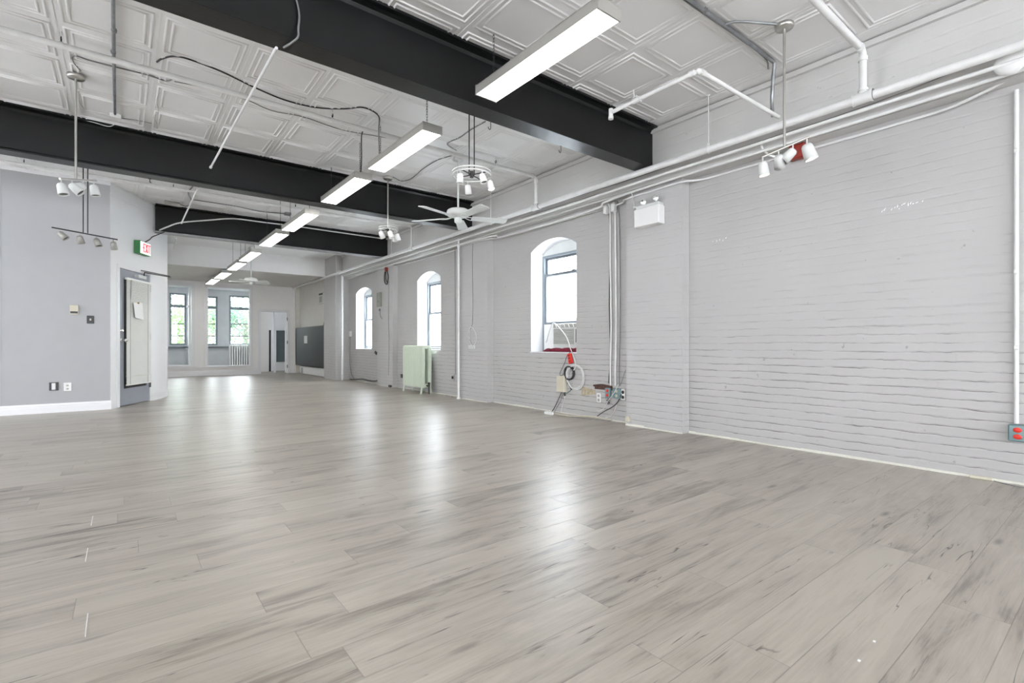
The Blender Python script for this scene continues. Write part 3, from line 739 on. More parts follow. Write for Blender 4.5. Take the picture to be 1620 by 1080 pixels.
def ring_light(label, cx, cy, zr, R_, ztop, heads, size=1.0, dbl=True):
    t = TW('ring_spotlight', label, 'spotlight', (cx, cy, zr))
    m = M(); m.lathe([(0, 0), (.055, .0), (.062, .012), (.062, .03), (.03, .045), (0, .045)], (cx, cy, ztop-.045), (0, 0, 1), 24); t.part('canopy', m, STEEL)
    for o in ((-.016, .016) if dbl else (0,)):
        m = M(); m.cyl((cx+o, cy-o, zr), (cx+o, cy-o, ztop-.03), .005 if dbl else .009, n=10); t.part('rod', m, DARKM if dbl else STEEL)
    for dz in (0, .028):
        m = M(); m.tube([(cx+R_*math.cos(a_*PI/16), cy+R_*math.sin(a_*PI/16), zr+dz) for a_ in range(32)], .0065, closed=True, smooth_path=False); t.part('ring', m, GPLAS)
    m = M()
    for a_ in (.4, .4+PI/2): m.cyl((cx-R_*math.cos(a_), cy-R_*math.sin(a_), zr+.005), (cx+R_*math.cos(a_), cy+R_*math.sin(a_), zr+.005), .005, n=8)
    m.cyl((cx, cy, zr-.02), (cx, cy, zr+.035), .016, n=12); t.part('spider', m, DARKM)
    for a_, aim, on in heads:
        spot_head(t, None, (cx+R_*math.cos(a_), cy+R_*math.sin(a_), zr), aim, size, on, WPLAS)
    return t
ring_light('steel ring of spotlights on twin rods just above the near ceiling fan', 2.40, 3.64, 2.405, .165, ZC,
           [(3.5, (0, .1, -1), False), (4.7, (.1, -.3, -1), False), (1.2, (.3, .3, -1), False), (5.9, (.1, -.2, -1), True)], .95)
ring_light('small rod-hung ring of white spotlights left of the near ceiling fan', 2.86, 6.43, 2.50, .12, ZC,
           [(3.4, (.6, .3, -1), False), (4.5, (.3, -.2, -1), False), (.3, (.2, .3, -1), False), (5.9, (.4, .2, -1), False)], 1.15, False)

# ------------------------------------------------------------------ ceiling fans
def fan(label, cx, cy, zhub, R_, ztop, phi0, simple=False, wh=GPLAS):
    t = TW('ceiling_fan', label, 'ceiling fan', (cx, cy, zhub))
    m = M(); m.lathe([(0, .06), (.02, .06), (.05, .045), (.065, .0), (0, 0)][::-1], (cx, cy, ztop-.06), (0, 0, 1), 24); t.part('canopy', m, wh)
    m = M(); m.cyl((cx, cy, zhub+.08), (cx, cy, ztop-.03), .0125, n=12); t.part('rod', m, wh)
    m = M(); m.lathe([(0, .095), (.03, .095), (.04, .082), (.115, .078), (.132, .068), (.140, .05), (.140, .012), (.128, .0), (.10, -.008), (.05, -.018), (0, -.018)], (cx, cy, zhub), (0, 0, 1), 32); t.part('motor_housing', m, wh)
    m = M(); m.lathe([(0, -.018), (.042, -.02), (.046, -.032), (.046, -.075), (.036, -.085), (0, -.088)], (cx, cy, zhub), (0, 0, 1), 24); t.part('switch_housing', m, wh)
    for k in range(5):
        a_ = math.radians(phi0+72*k); mt = Matrix.Translation((cx, cy, zhub-.018)) @ Matrix.Rotation(a_, 4, 'Z') @ Matrix.Rotation(math.radians(-11), 4, 'X')
        w0, w1, c = .052, .068, .022; T = .0035
        pl = [(.17, -w0+.012), (.185, -w0), (R_-c, -w1), (R_, -w1+c), (R_, w1-c), (R_-c, w1), (.185, w0), (.17, w0-.012)]
        vs = [mt @ Vector((x, y, T)) for x, y in pl]+[mt @ Vector((x, y, -T)) for x, y in pl]; n_ = len(pl)
        m = M(); m.add(vs, [tuple(range(n_)), tuple(range(2*n_-1, n_-1, -1))]+[(i, (i+1) % n_, n_+(i+1) % n_, n_+i) for i in range(n_)])
        bo = t.part('blade', m, wh)
        m = M()
        for sg in (-1, 1):
            m.tube([mt @ Vector((.07, 0, .008)), mt @ Vector((.12, .026*sg, .0)), mt @ Vector((.165, .036*sg, -.007)), mt @ Vector((.215, .012*sg, -.008))], .005, n=6)
        for (x, y) in ((.20, .02), (.20, -.02), (.225, 0)): m.cyl(mt @ Vector((x, y, -.004)), mt @ Vector((x, y, -.012)), .007, n=8)
        t.part('blade_bracket', m, wh, bo)
    return t
fan('white five-blade ceiling fan hanging in front of the second black beam', 3.23, 5.20, 2.50, .62, ZC, 52)
fan('small distant white ceiling fan in front of the street-end windows', 2.36, 13.05, 2.42, .46, ZC, 20)

# ------------------------------------------------------------------ sprinkler pipes
XM, ZM, RM = 4.28, 2.735, .031
def fitting(m, p, d, r, L):
    p, d = Vector(p), Vector(d).normalized(); m.cyl(p-d*L, p+d*L, r, n=14)
    m.cyl(p-d*L, p-d*(L-.012), r*1.12, n=14); m.cyl(p+d*(L-.012), p+d*L, r*1.12, n=14)
t = TW('sprinkler_pipe', 'long thick white main pipe running along the top of the brick wall', 'pipe', (XM, 8, ZM))
m = M(); m.cyl((XM, YB+.05, ZM), (XM, 16.9, ZM), RM, n=18); t.part('pipe_run', m, WPIPE)
for y in (1.276, 4.95, 8.55, 12.55):
    m = M(); fitting(m, (XM, y, ZM), (0, 1, 0), RM*1.28, .065); m.cyl((XM, y, ZM), (XM, y, ZM+.06), .028, n=14); m.cyl((XM, y, ZM+.05), (XM, y, ZM+.066), .033, n=14); t.part('tee_fitting', m, WPIPE)
def hanger(label, x, y, z, zt, r):
    t = TW('pipe_hanger', label, 'pipe hanger', (x, y, z))
    m = M(); m.cyl((x, y, z+r+.02), (x, y, zt), .0045, n=8); t.part('hanger_rod', m, WPIPE)
    m = M(); m.tube([(x+(r+.004)*math.cos(a_*PI/10), y, z+(r+.004)*math.sin(a_*PI/10)) for a_ in range(20)], .004, n=6, closed=True, smooth_path=False); m.box((x-.008, y-.008, z+r), (x+.008, y+.008, z+r+.03)); t.part('clevis', m, WPIPE)
    m = M(); m.lathe([(.02, 0), (.018, -.006), (.006, -.01)], (x, y, zt), (0, 0, 1), 14); t.part('ceiling_flange', m, WPIPE)
hanger('white rod hanger holding the main pipe near the valve pipe', XM, 2.50, ZM, ZC, RM)
hanger('white rod hanger holding the main pipe right of the near fan', XM, 5.98, ZM, ZC, RM)
hanger('white rod hanger holding the main pipe beyond the second beam', XM, 9.45, ZM, ZC, RM)
def cross_pipe(label, y, x0, z, r, clamps):
    t = TW('sprinkler_branch_pipe', label, 'pipe', ((x0+XM)/2, y, z))
    m = M(); rb = .05
    P_ = [Vector((x0, y, z)), Vector((XM-rb, y, z))]+[Vector((XM-rb+rb*math.sin(a_), y, z-rb+rb*math.cos(a_))) for a_ in (PI/8, PI/4, 3*PI/8)]+[Vector((XM, y, z-rb)), Vector((XM, y, ZM+.05))]
    m.tube(P_, r, n=14, smooth_path=False); t.part('pipe_run', m, WPIPE)
    m = M(); m.cyl((XM-rb-.03, y, z), (XM-rb, y, z), r*1.25, n=14); m.cyl((XM, y, z-rb-.03), (XM, y, z-rb), r*1.25, n=14); t.part('elbow_fitting', m, WPIPE)
    for x in clamps:
        q = t.part('pipe_clamp', (lambda k: k.tube([(x, y+(.014)*math.cos(a_*PI/8), z+r+.024+.016*math.sin(a_*PI/8)) for a_ in range(16)], .0045, n=6, closed=True, smooth_path=False))(M()), DARKM)
        m = M(); m.cyl((x-.012, y, z), (x+.012, y, z), r*1.18, n=14); t.part('clamp_band', m, WPIPE); m = M(); m.cyl((x, y, z+r+.03), (x, y, ZC), .004, n=6); t.part('clamp_rod', m, WPIPE)
cross_pipe('white branch pipe crossing the ceiling between the two long black beams', 4.95, XL+.05, 3.135, .024, (-.37, 1.62, 3.62))
cross_pipe('thin white branch pipe just beyond the second black beam', 8.55, XL+.05, 3.15, .018, (-.98, .55, 2.2))
cross_pipe('white branch pipe at the upper right corner above the brick wall', 1.276, XL+.05, 3.085, .024, ())
# valve pipe
t = TW('valve_pipe', 'white elbowed pipe with a lever valve right of the nearest black beam', 'pipe', (3.145, 1.908, 2.82))
m = M(); zV = 2.825
m.tube([(4.36, 1.908, zV+.02), (3.185, 1.908, zV), (3.15, 1.925, zV), (3.145, 1.96, zV), (3.145, 2.69, zV)], .0155, n=12, smooth_path=False); t.part('pipe_run', m, WPIPE)
m = M(); m.cyl((3.215, 1.908, zV), (3.175, 1.908, zV), .021, n=12); m.cyl((3.145, 1.94, zV), (3.145, 1.98, zV), .021, n=12); m.sphere((3.155, 1.915, zV), .022); t.part('elbow_fitting', m, WPIPE)
m = M(); m.cyl((3.145, 2.40, zV), (3.145, 2.47, zV), .023, n=12); m.cyl((3.145, 2.435, zV), (3.145, 2.435, zV+.03), .009, n=8); t.part('valve_body', m, WPIPE)
m = M(); m.box((3.138, 2.43, zV+.028), (3.152, 2.47, zV+.036)); m.tube([(3.145, 2.46, zV+.03), (3.145, 2.47, zV+.09)], .006, smooth_path=False); t.part('valve_lever', m, WPIPE)
m = M(); m.cyl((3.145, 2.70, zV-.05), (3.145, 2.70, zV+.03), .018, n=10); m.cyl((3.145, 2.70, zV-.055), (3.145, 2.70, zV-.035), .023, n=6); t.part('end_tee', m, WPIPE)

# rods running along under the beams
def rod(label, p, q, r=.0095, mat=WPIPE, name='ceiling_rod'):
    m = M(); m.tube([p, q], r, n=10, smooth_path=False); m.cyl(Vector(q)-Vector((0, .02, 0)), Vector(q)+Vector((0, .01, 0)), r*1.5, n=10)
    return solo(name, m, mat, label, 'rod')
rod('thin white rod running back from under the nearest black beam', (.745, 3.33, 2.767), (.72, 6.10, 2.80))
rod('thin white rod hanging between the second and the short far black beam', (.69, 6.93, 2.79), (.69, 9.12, 2.79))
rod('thin white rod beyond the short far beam, farthest of the three', (.70, 10.25, 2.74), (.74, 11.4, 2.74))

# conduits along the brick wall
def along(name, label, pts, r, mat, cat='conduit', straps=(), res=4, n=8):
    m = M(); m.tube(pts, r, n=n, res=res)
    for (x, y, z) in straps: m.cyl((x, y-.01, z), (x, y+.01, z), r*1.5, n=10)
    return solo(name, m, mat, label, cat)
xa, xb = XW-.012, XP-.012
along('electrical_conduit', 'lowest white conduit on the brick wall face, below the thick pipes',
      [(4.36, -.9, 2.82), (4.42, -.2, 2.80), (4.50, .35, 2.70), (4.60, .75, 2.615), (xa, 1.1, 2.60), (xa, 2.3, 2.60), (xa-.005, 2.75, 2.597), (xb, 2.93, 2.595), (xb, 3.3, 2.59), (xb, 3.66, 2.585), (xa-.02, 3.9, 2.58), (xa, 5.2, 2.585), (xa, 6.2, 2.59), (xb, 6.42, 2.59), (xb, 7.25, 2.60), (xa, 7.5, 2.60), (xa, 9.7, 2.61), (xb, 9.95, 2.61), (xb, 10.7, 2.61)], .011, WPIPE)
along('electrical_conduit', 'white conduit second from the bottom of the pipe bundle on the brick wall',
      [(4.44, -.5, 2.66), (4.45, 1.2, 2.64), (4.45, 2.9, 2.63), (4.46, 3.6, 2.62), (4.47, 3.95, 2.60), (4.52, 4.2, 2.57), (4.53, 6.0, 2.56), (4.46, 6.3, 2.60), (4.46, 8.9, 2.61), (4.46, 11.9, 2.62)], .013, WPIPE)
along('electrical_conduit', 'white conduit close under the thick white main pipe',
      [(4.37, -.5, 2.69), (4.37, 2.0, 2.68), (4.37, 3.3, 2.675), (4.37, 4.6, 2.66), (4.38, 7.0, 2.665), (4.38, 12.6, 2.67)], .014, WPIPE)
along('electrical_cable', 'thin grey cable strung just beside the thick white main pipe',
      [(4.42, -.5, 2.80), (4.42, .9, 2.775), (4.43, 1.6, 2.79), (4.43, 2.6, 2.77), (4.43, 3.6, 2.755), (4.43, 5.0, 2.77), (4.43, 7.0, 2.76), (4.43, 9.4, 2.77), (4.43, 12.5, 2.75)], .004, CABLEG, 'cable')
along('electrical_cable', 'thin dark cable sagging along the upper brick wall at right',
      [(4.465, -.4, 2.87), (4.465, .6, 2.80), (4.467, 1.3, 2.745), (4.467, 2.2, 2.735), (4.467, 3.2, 2.72), (4.467, 5.5, 2.73)], .0035, CABLEG, 'cable')
# round junction cover and the conduit dropping to the outlet box
m = M(); c = onx(1597, 96, 4.36); m.cyl((XU, c.y, c.z), (4.39, c.y, c.z), .05, n=16); m.lathe([(0, .035), (.06, .033), (.076, .02), (.078, 0)], (4.395, c.y, c.z), (-1, 0, 0), 24)
solo('junction_cover', m, WPIPE, 'round white junction box cover at the upper right of the brick wall', 'junction box')
yd = .52
along('electrical_conduit', 'vertical white conduit at the far right dropping to the red outlet',
      [(xa, yd, 2.60), (xa, yd, 1.5), (xa, yd, .40)], .013, WPIPE, straps=((xa, yd, 2.2), (xa, yd, 1.4), (xa, yd, .9)), res=2)
t = TW('outlet_box', 'surface-mounted metal box with two red sockets at the far right', 'outlet', (XW, yd-.01, .28))
m = M(); m.cbox((XW-.055, yd-.055, .285), (XW, yd+.035, .395), .006); t.part('box', m, TEALBOX)
for zq in (.318, .362):
    m = M(); m.lathe([(0, .006), (.014, .006), (.017, 0)], (XW-.055, yd-.01, zq), (-1, 0, 0), 16); sc_ = m
    sc_.v = [(v[0], yd-.01+(v[1]-(yd-.01))*1.25, v[2]) for v in sc_.v]; t.part('red_socket', m, REDP)
# red bell box
t = TW('fire_alarm_box', 'square dark red fire alarm box high on the brick wall', 'alarm', (4.6, 1.84, 2.51))
m = M(); m.cbox((4.535, 1.775, 2.515), (4.60, 1.905, 2.645), .008); t.part('housing', m, RED)
m = M(); m.box((4.60, 1.79, 2.53), (XW, 1.89, 2.62)); t.part('back_plate', m, WPLAS)
along('bell_conduit', 'curved white conduit stub looping down left of the red alarm box', [(4.44, 2.09, 2.72), (4.45, 2.085, 2.66), (4.52, 2.05, 2.60), (4.60, 1.95, 2.575)], .010, WPIPE)

# emergency light unit on pier 1
t = TW('emergency_light', 'white emergency light unit with two round lamps on the nearest pier', 'emergency light', (4.475, 3.3, 2.2))
m = M(); m.cbox((4.42, 3.145, 2.205), (XP, 3.465, 2.40), .006); t.part('housing', m, WPLAS)
m = M(); m.box((4.435, 3.16, 2.40), (XP, 3.45, 2.435)); t.part('top_cover', m, GPLAS)
for yy, zz_ in ((3.37, 2.475), (3.21, 2.485)):
    m = M(); m.lathe([(0, -.03), (.018, -.028), (.03, .0), (.032, .02), (.028, .02)], (4.46, yy, zz_), (-1, -.5, -.1), 18); m.cyl((4.47, yy, 2.43), (4.47, yy, zz_), .008, n=8); hd = t.part('lamp_head', m, GPLAS)
    m = M(); m.lathe([(0, .016), (.027, .012)], (4.46, yy, zz_), (-1, -.5, -.1), 16); t.part('lens', m, CHROME, hd)
m = M(); m.lathe([(.008, 0), (.012, .02), (.026, .045), (.022, .045)], (4.49, 3.47, 2.45), (-.3, .8, -.2), 14); t.part('test_horn', m, GPLAS)
along('emergency_light_cable', 'thin white cable looping from the pipes to the emergency light', [(4.44, 3.52, 2.63), (4.50, 3.53, 2.5), (4.515, 3.53, 2.32), (4.50, 3.49, 2.27)], .004, CABLEW, 'cable')

# vertical conduits between window and pier 1
for k, (px_, lab) in enumerate(((966, 'left one of the vertical conduits dropping to the sockets beside the near pier'), (974, 'middle one of the vertical conduits dropping to the sockets beside the near pier'), (980, 'right one of the vertical conduits dropping to the sockets beside the near pier'))):
    p = onx(px_, 610, XW-.02); rr = (.011, .013, .006)[k]; j = random.uniform(-.008, .008)
    along('electrical_conduit', lab, [(XW-.06, p.y, 2.62), (XW-.016, p.y+.01, 2.50), (XW-.016, p.y+j, 1.9), (XW-.018, p.y-.008, 1.2), (XW-.016, p.y+.006, .62), (XW-.018, p.y, .43)], rr, (WPIPE, WPIPE, CABLEG)[k], res=5)
along('dark_cable', 'dark cable running down beside the left vertical conduit near the pier', [(XW-.03, 4.0, 2.60), (XW-.006, 3.995, 2.2), (XW-.006, 4.01, 1.4), (XW-.006, 3.99, .8), (XW-.006, 4.02, .45)], .0045, CABLEB, 'cable')

# pipe standing in front of pier 2 and cables there
t = TW('standing_pipe', 'vertical white pipe from floor to pipe bundle at the second pier', 'pipe', (4.47, 7.07, 0))
pq = onx(725.5, 600, 4.47)
m = M(); m.cyl((4.47, pq.y, 0), (4.47, pq.y, 2.72), .020, n=14); t.part('pipe_run', m, WPIPE)
m = M(); m.cyl((4.47, pq.y, 0), (4.47, pq.y, .02), .04, n=14); m.cyl((4.47, pq.y, 2.56), (4.47, pq.y, 2.60), .026, n=14); t.part('pipe_collar', m, WPIPE)
along('grey_cable', 'grey cable running down beside the vertical pipe at the second pier', [(XP-.008, pq.y+.20, 2.58), (XP-.006, pq.y+.2, 1.8), (XP-.006, pq.y+.19, 1.0), (XP-.006, pq.y+.19, .40)], .006, CABLEG, 'cable')
p1 = onx(751, 395, XP-.005); 
along('grey_cable', 'dark cable hanging from the pipes down the second pier to a looped end', [(XP-.006, 6.83, 2.64), (XP-.005, 6.84, 2.2), (XP-.005, 6.83, 1.6), (XP-.006, 6.845, 1.26), (XP-.008, 6.90, 1.18), (XP-.01, 6.95, 1.08), (XP-.01, 6.86, .93)], .004, CABLEG, 'cable')
along('looped_cable', 'white cable loop hanging above the small outlet on the second pier', [(XP-.008, 6.86, .90), (XP-.012, 6.93, 1.05), (XP-.015, 6.90, 1.19), (XP-.015, 6.82, 1.20), (XP-.012, 6.73, 1.10), (XP-.010, 6.72, .98), (XP-.010, 6.80, .90)], .006, CABLEW, 'cable')
t = TW('wall_outlet', 'small grey outlet strip on the second pier under a cable loop', 'outlet', (XP, 6.83, .84))
m = M(); m.cbox((XP-.015, 6.74, .855), (XP, 6.95, .905), .003); t.part('outlet_plate', m, GPLAS)
for yy in (6.80, 6.86, 6.91):
    m = M(); m.cyl((XP-.014, yy, .88), (XP-.018, yy, .88), .010, n=10); t.part('socket', m, FIXT)
t = TW('wall_outlet', 'dark small socket low on the brick left of the vertical pipe', 'outlet', (XW, 7.5, .3))
q = onx(718, 597, XW); m = M(); m.cbox((XW-.02, q.y-.03, q.z-.05), (XW, q.y+.05, q.z+.05), .003); t.part('outlet_plate', m, FIXT)
m = M(); m.cbox((XW-.04, q.y-.02, q.z-.02), (XW-.02, q.y+.02, q.z+.025), .003); t.part('plug', m, BLACKP)

# ------------------------------------------------------------------ near window: air conditioner, cloth, cable
t = TW('window_air_conditioner', 'window air conditioner set under the sash of the near arched window', 'air conditioner', (4.88, 4.86, .90))
ya, yb_ = 4.62, 5.17
m = M(); m.cbox((4.79, ya, .86), (5.25, yb_, 1.215), .008); t.part('casing', m, GPLAS)
m = M(); m.box((4.783, ya+.02, 1.155), (4.79, yb_-.01, 1.205)); t.part('top_vent', m, FIXT)
for k in range(6):
    m = M(); yk = ya+.04+k*.085; m.add([(4.776, yk, 1.158), (4.784, yk, 1.158), (4.784, yk+.02, 1.202), (4.776, yk+.02, 1.202), (4.776, yk+.012, 1.158), (4.784, yk+.012, 1.158), (4.784, yk+.032, 1.202), (4.776, yk+.032, 1.202)], [(0,1,2,3),(7,6,5,4),(0,4,5,1),(1,5,6,2),(2,6,7,3),(3,7,4,0)]); t.part('vent_vane', m, WPLAS)
m = M()
for k in range(11): 
    z_ = .93+k*.0195; m.prism([(4.79, z_), (4.776, z_+.004), (4.776, z_+.008), (4.79, z_+.012)], 'y', ya+.14, yb_-.015)
t.part('grille', m, FIXT)
m = M(); m.cbox((4.780, ya+.02, .95), (4.79, ya+.10, 1.13), .003); t.part('control_panel', m, BLACKP)
t = solo('window_filler_panel', (lambda k: k.box((4.86, yb_+.01, .845), (4.885, 5.44, 1.215)))(M()), WPLAS, 'white filler panel between air conditioner and window jamb', 'panel')
# folded red cloth
m = M(); nx_, ny_ = 6, 22
vs = []; fs = []
for j in range(ny_+1):
    for i in range(nx_+1):
        u_, v_ = i/nx_, j/ny_; x = 4.655+.13*u_; y = 4.58+.66*v_
        prof = math.sin(PI*min(1, max(0, u_*.9+.08)))**.4
        z = .825+.062*prof*(1-.25*v_)*(.85+.15*math.sin(v_*19+u_*3))*(1 if 0 < j < ny_ else .1)
        vs.append((x+.008*math.sin(v_*14), y, z))
base = len(vs)
for j in range(ny_+1):
    for i in range(nx_+1): vs.append((4.655+.13*i/nx_, 4.58+.66*j/ny_, .823))
def id_(i, j, b=0): return b+j*(nx_+1)+i
for j in range(ny_):
    for i in range(nx_):
        fs.append((id_(i, j), id_(i+1, j), id_(i+1, j+1), id_(i, j+1))); fs.append((id_(i, j+1, base), id_(i+1, j+1, base), id_(i+1, j, base), id_(i, j, base)))
for j in range(ny_): fs.append((id_(0, j), id_(0, j+1), id_(0, j+1, base), id_(0, j, base))); fs.append((id_(nx_, j+1), id_(nx_, j), id_(nx_, j, base), id_(nx_, j+1, base)))
for i in range(nx_): fs.append((id_(i+1, 0), id_(i, 0), id_(i, 0, base), id_(i+1, 0, base))); fs.append((id_(i, ny_), id_(i+1, ny_), id_(i+1, ny_, base), id_(i, ny_, base)))
m.add(vs, fs, True)
solo('folded_cloth', m, CLOTH, 'dark red folded cloth on the sill under the air conditioner', 'cloth')
along('air_conditioner_cable', 'white cord arching over the sill from window frame to cable coil', [(4.80, 5.33, .95), (4.78, 5.22, 1.15), (4.76, 5.13, 1.225), (4.72, 4.98, 1.16), (4.67, 4.78, 1.02), (4.64, 4.68, .88), (4.625, 4.60, .76), (4.625, 4.56, .66), (4.62, 4.60, .58), (4.62, 4.66, .54)], .007, CABLEW, 'cable')

# ------------------------------------------------------------------ wiring cluster under the near window
def wy(px_, py_, off=0.0): return onx(px_, py_, XW-off)
t = TW('power_block', 'bright red power socket block hanging under the near window sill', 'power strip', tuple(wy(902, 567, .03)))
q = wy(902, 567, .03)
m = M(); mt = Matrix.Translation(q) @ Matrix.Rotation(-.25, 4, 'X'); m.box((-.015, -.028, -.065), (.015, .028, .065), mt); t.part('block', m, REDP)
for dz in (-.035, .005, .042):
    m = M(); m.box((-.018, -.016, dz-.012), (-.0145, .016, dz+.012), mt); t.part('socket_face', m, RED)
def coil(name, label, c, R_, r, turns, mat, jitter, sx=.75):
    m = M(); P_ = []
    for i in range(int(turns*16)+1):
        a_ = i*PI/8; k = 1+jitter*math.sin(i*.37)
        P_.append((XW-.022-.010*math.sin(i*.21)-.0, c.y+R_*k*math.cos(a_)+.006*math.sin(i*.5), c.z+R_*k*math.sin(a_)))
    m.tube(P_, r, n=6, smooth_path=False); return solo(name, m, mat, label, 'cable')
coil('cable_coil', 'thick black cable coil hanging below the red power block', wy(902, 590), .085, .008, 6.1, CABLEB, .07)
coil('cable_coil', 'larger loose coil of white cable behind the black coil', wy(908, 597)+Vector((0, -.03, 0)), .155, .005, 5.1, CABLEW, .14)
t = TW('cable_box', 'upright beige metal box on the brick below the near window', 'box', tuple(wy(888, 618)))
a_, b_ = wy(885, 593), wy(896, 617)
m = M(); m.cbox((XW-.05, b_.y-.01, .285), (XW, a_.y+.01, .50), .005); t.part('box', m, BEIGE)
m = M(); m.cyl((XW-.03, b_.y+.0, .29), (XW-.03, b_.y, .24), .012, n=8); t.part('gland', m, DARKM)
def wc(name, label, pix, r, mat, off=.012, cat='cable'):
    m = M(); m.tube([wy(x, y, off) if len(q_) == 2 else onx(x, y, q_[2]) for q_ in pix for (x, y) in [q_[:2]]], r, n=6); return solo(name, m, mat, label, cat)
wc('black_cable', 'black cord from the red power block over the beige box', [(903, 556, 4.6), (897, 563, 4.61), (893, 575, 4.62), (886, 590, 4.585), (888, 594, 4.585), (893, 590, 4.58)], .004, CABLEB)
wc('black_cable', 'black cord from the beige box down to the floor', [(890, 617), (884, 630), (878, 643), (873, 651)], .005, CABLEB)
wc('grey_cable', 'grey cord beside the black cord running down to the floor', [(891, 618), (888, 632), (881, 644), (877, 652)], .0035, CABLEG)
wc('white_cable', 'pale cord hanging from the beige box to the skirting', [(894, 618), (893, 632), (890, 640), (887, 655)], .0035, CABLEW)
wc('green_cable', 'short green and black cord curving at the bottom of the coils', [(897, 605), (903, 612), (903, 617), (896, 622)], .004, paint('green_cable', (.03, .16, .09), .5))
wc('black_cable', 'short black cord doubling down from the black coil', [(896, 600), (900, 608), (904, 616)], .007, CABLEB)
# exposed brick hollow and bare patch
m = M(); a_, b_ = wy(921, 611), wy(942, 628)
m.add([(XW-.003, a_.y, a_.z), (XW-.003, b_.y, a_.z-.03), (XW-.003, b_.y, b_.z+.035), (XW-.003, a_.y+.01, b_.z)]+[(XW+.001, a_.y, a_.z), (XW+.001, b_.y, a_.z-.03), (XW+.001, b_.y, b_.z+.035), (XW+.001, a_.y+.01, b_.z)], [(0,1,2,3),(0,4,5,1),(1,5,6,2),(2,6,7,3),(3,7,4,0)])
solo('bare_brick_patch', m, BAREB, 'bare buff brick patch where the white paint is missing', 'brick patch')
t = TW('broken_pipe_recess', 'rusty broken pipe end in a dark hole beside the wiring', 'pipe', tuple(wy(955, 616)))
a_, b_ = wy(941, 608), wy(969, 617)
m = M(); m.box((XW-.004, b_.y, a_.z-.055), (XW+.002, a_.y, a_.z)); t.part('hole', m, RUST)
m = M(); m.tube([(XW-.02, a_.y, a_.z-.012), (XW-.024, (a_.y+b_.y)/2, a_.z+.004), (XW-.02, b_.y, a_.z-.012)], .012, n=8); t.part('pipe_end', m, RUST)
def socket_plate(label, px_, py_, wd, hg, plate_mat, sock_mat, n_=2, th=.02):
    c = wy(px_, py_); t = TW('wall_outlet', label, 'outlet', (XW, c.y, c.z-hg/2))
    m = M(); m.cbox((XW-th, c.y-wd/2, c.z-hg/2), (XW, c.y+wd/2, c.z+hg/2), .004); t.part('outlet_plate', m, plate_mat)
    for k in range(n_):
        zz_ = c.z+(k-(n_-1)/2)*hg*.45; m = M(); m.lathe([(0, .004), (hg*.14, .004), (hg*.16, 0)], (XW-th, c.y, zz_), (-1, 0, 0), 14); t.part('socket', m, sock_mat)
    return t
socket_plate('white outlet below the rusty pipe hole with a greenish edge', 948, 629, .07, .115, WPLAS, FIXT, 2, .012)
socket_plate('grey metal outlet with two dark red sockets in the wiring cluster', 964, 621, .075, .12, TEALBOX, REDP, 2, .04)
socket_plate('open metal box full of wires right of the red sockets', 978, 622, .12, .12, TEALBOX, BEIGE, 2, .035)
socket_plate('white outlet at the right end of the wiring cluster', 987, 624, .06, .13, WPLAS, BLACKP, 2, .02)
wc('white_cable', 'white cord crossing the sockets down to a dark clip', [(978, 608), (972, 620), (965, 630), (960, 637)], .0045, CABLEW, .055)
wc('black_cable', 'long black cord from the open metal box down to the floor edge', [(983, 624), (977, 636), (968, 644), (955, 651), (945, 658)], .0055, CABLEB, .03)
wc('pink_cable', 'thin pinkish cord looping below the open metal box', [(973, 622), (968, 636), (971, 645), (968, 656), (962, 660)], .003, paint('pink_cable', (.55, .33, .31), .5), .03)
wc('white_cable', 'thin white cord looping down right of the pink cord', [(975, 640), (972, 650), (966, 658), (958, 660)], .0035, CABLEW, .03)
wc('white_cable', 'thin white cord trailing left below the white outlet', [(961, 636), (956, 645), (948, 650), (944, 648)], .003, CABLEW, .01)
wc('grey_cable', 'thin grey cord rising in an arc right of the vertical conduits', [(990, 585), (987, 592), (984, 602), (980, 611)], .003, CABLEG, .01)
m = M(); c = wy(962, 635, .02)
for a_ in range(6): m.box((-.004, -.003, 0), (.004, .003, .035), Matrix.Translation(c) @ Matrix.Rotation(a_*PI/3, 4, 'X'))
solo('cable_clip', m, DARKM, 'small dark star-shaped clip on a cord in the wiring cluster', 'clip')
m = M(); m.cbox((XP-.03, 3.60, .045), (XP, 3.655, .10), .004); solo('blank_cover_box', m, BEIGE, 'small beige box low on the nearest pier', 'box')
q = onz(867, 655, 0); m = M(); m.cbox((q.x-.02, q.y-.09, 0), (q.x+.025, q.y+.06, .035), .006); solo('extension_block', m, WPLAS, 'white extension block lying on the floor under the coils', 'power strip')
along('floor_cable', 'tan cords lying along the foot of the brick wall', [(q.x+.03, q.y-.10, .012), (q.x+.05, q.y-.4, .014), (XW-.035, 4.4, .012), (XW-.03, 4.2, .02), (XW-.03, 3.95, .012)], .008, BEIGE, 'cable')
along('floor_cable', 'thin grey cord in a slack curve on the floor under the wiring', [(q.x+.02, q.y-.05, .005), (4.50, 4.75, .005), (4.46, 4.45, .005), (4.54, 4.15, .005), (4.60, 3.95, .005)], .004, CABLEG, 'cable')
m = M(); q = onz(1548, 758, 0); m.cbox((4.60, q.y-.07, 0), (XW-.02, q.y+.05, .02), .004); solo('wood_shim', m, BEIGE, 'beige wood scrap at the foot of the brick wall, far right', 'scrap')
along('floor_cable', 'thin dark cord on the floor at the far right wall foot', [(4.60, .62, .004), (4.55, .52, .004), (4.57, .36, .004), (4.60, .2, .004)], .003, CABLEG, 'cable')
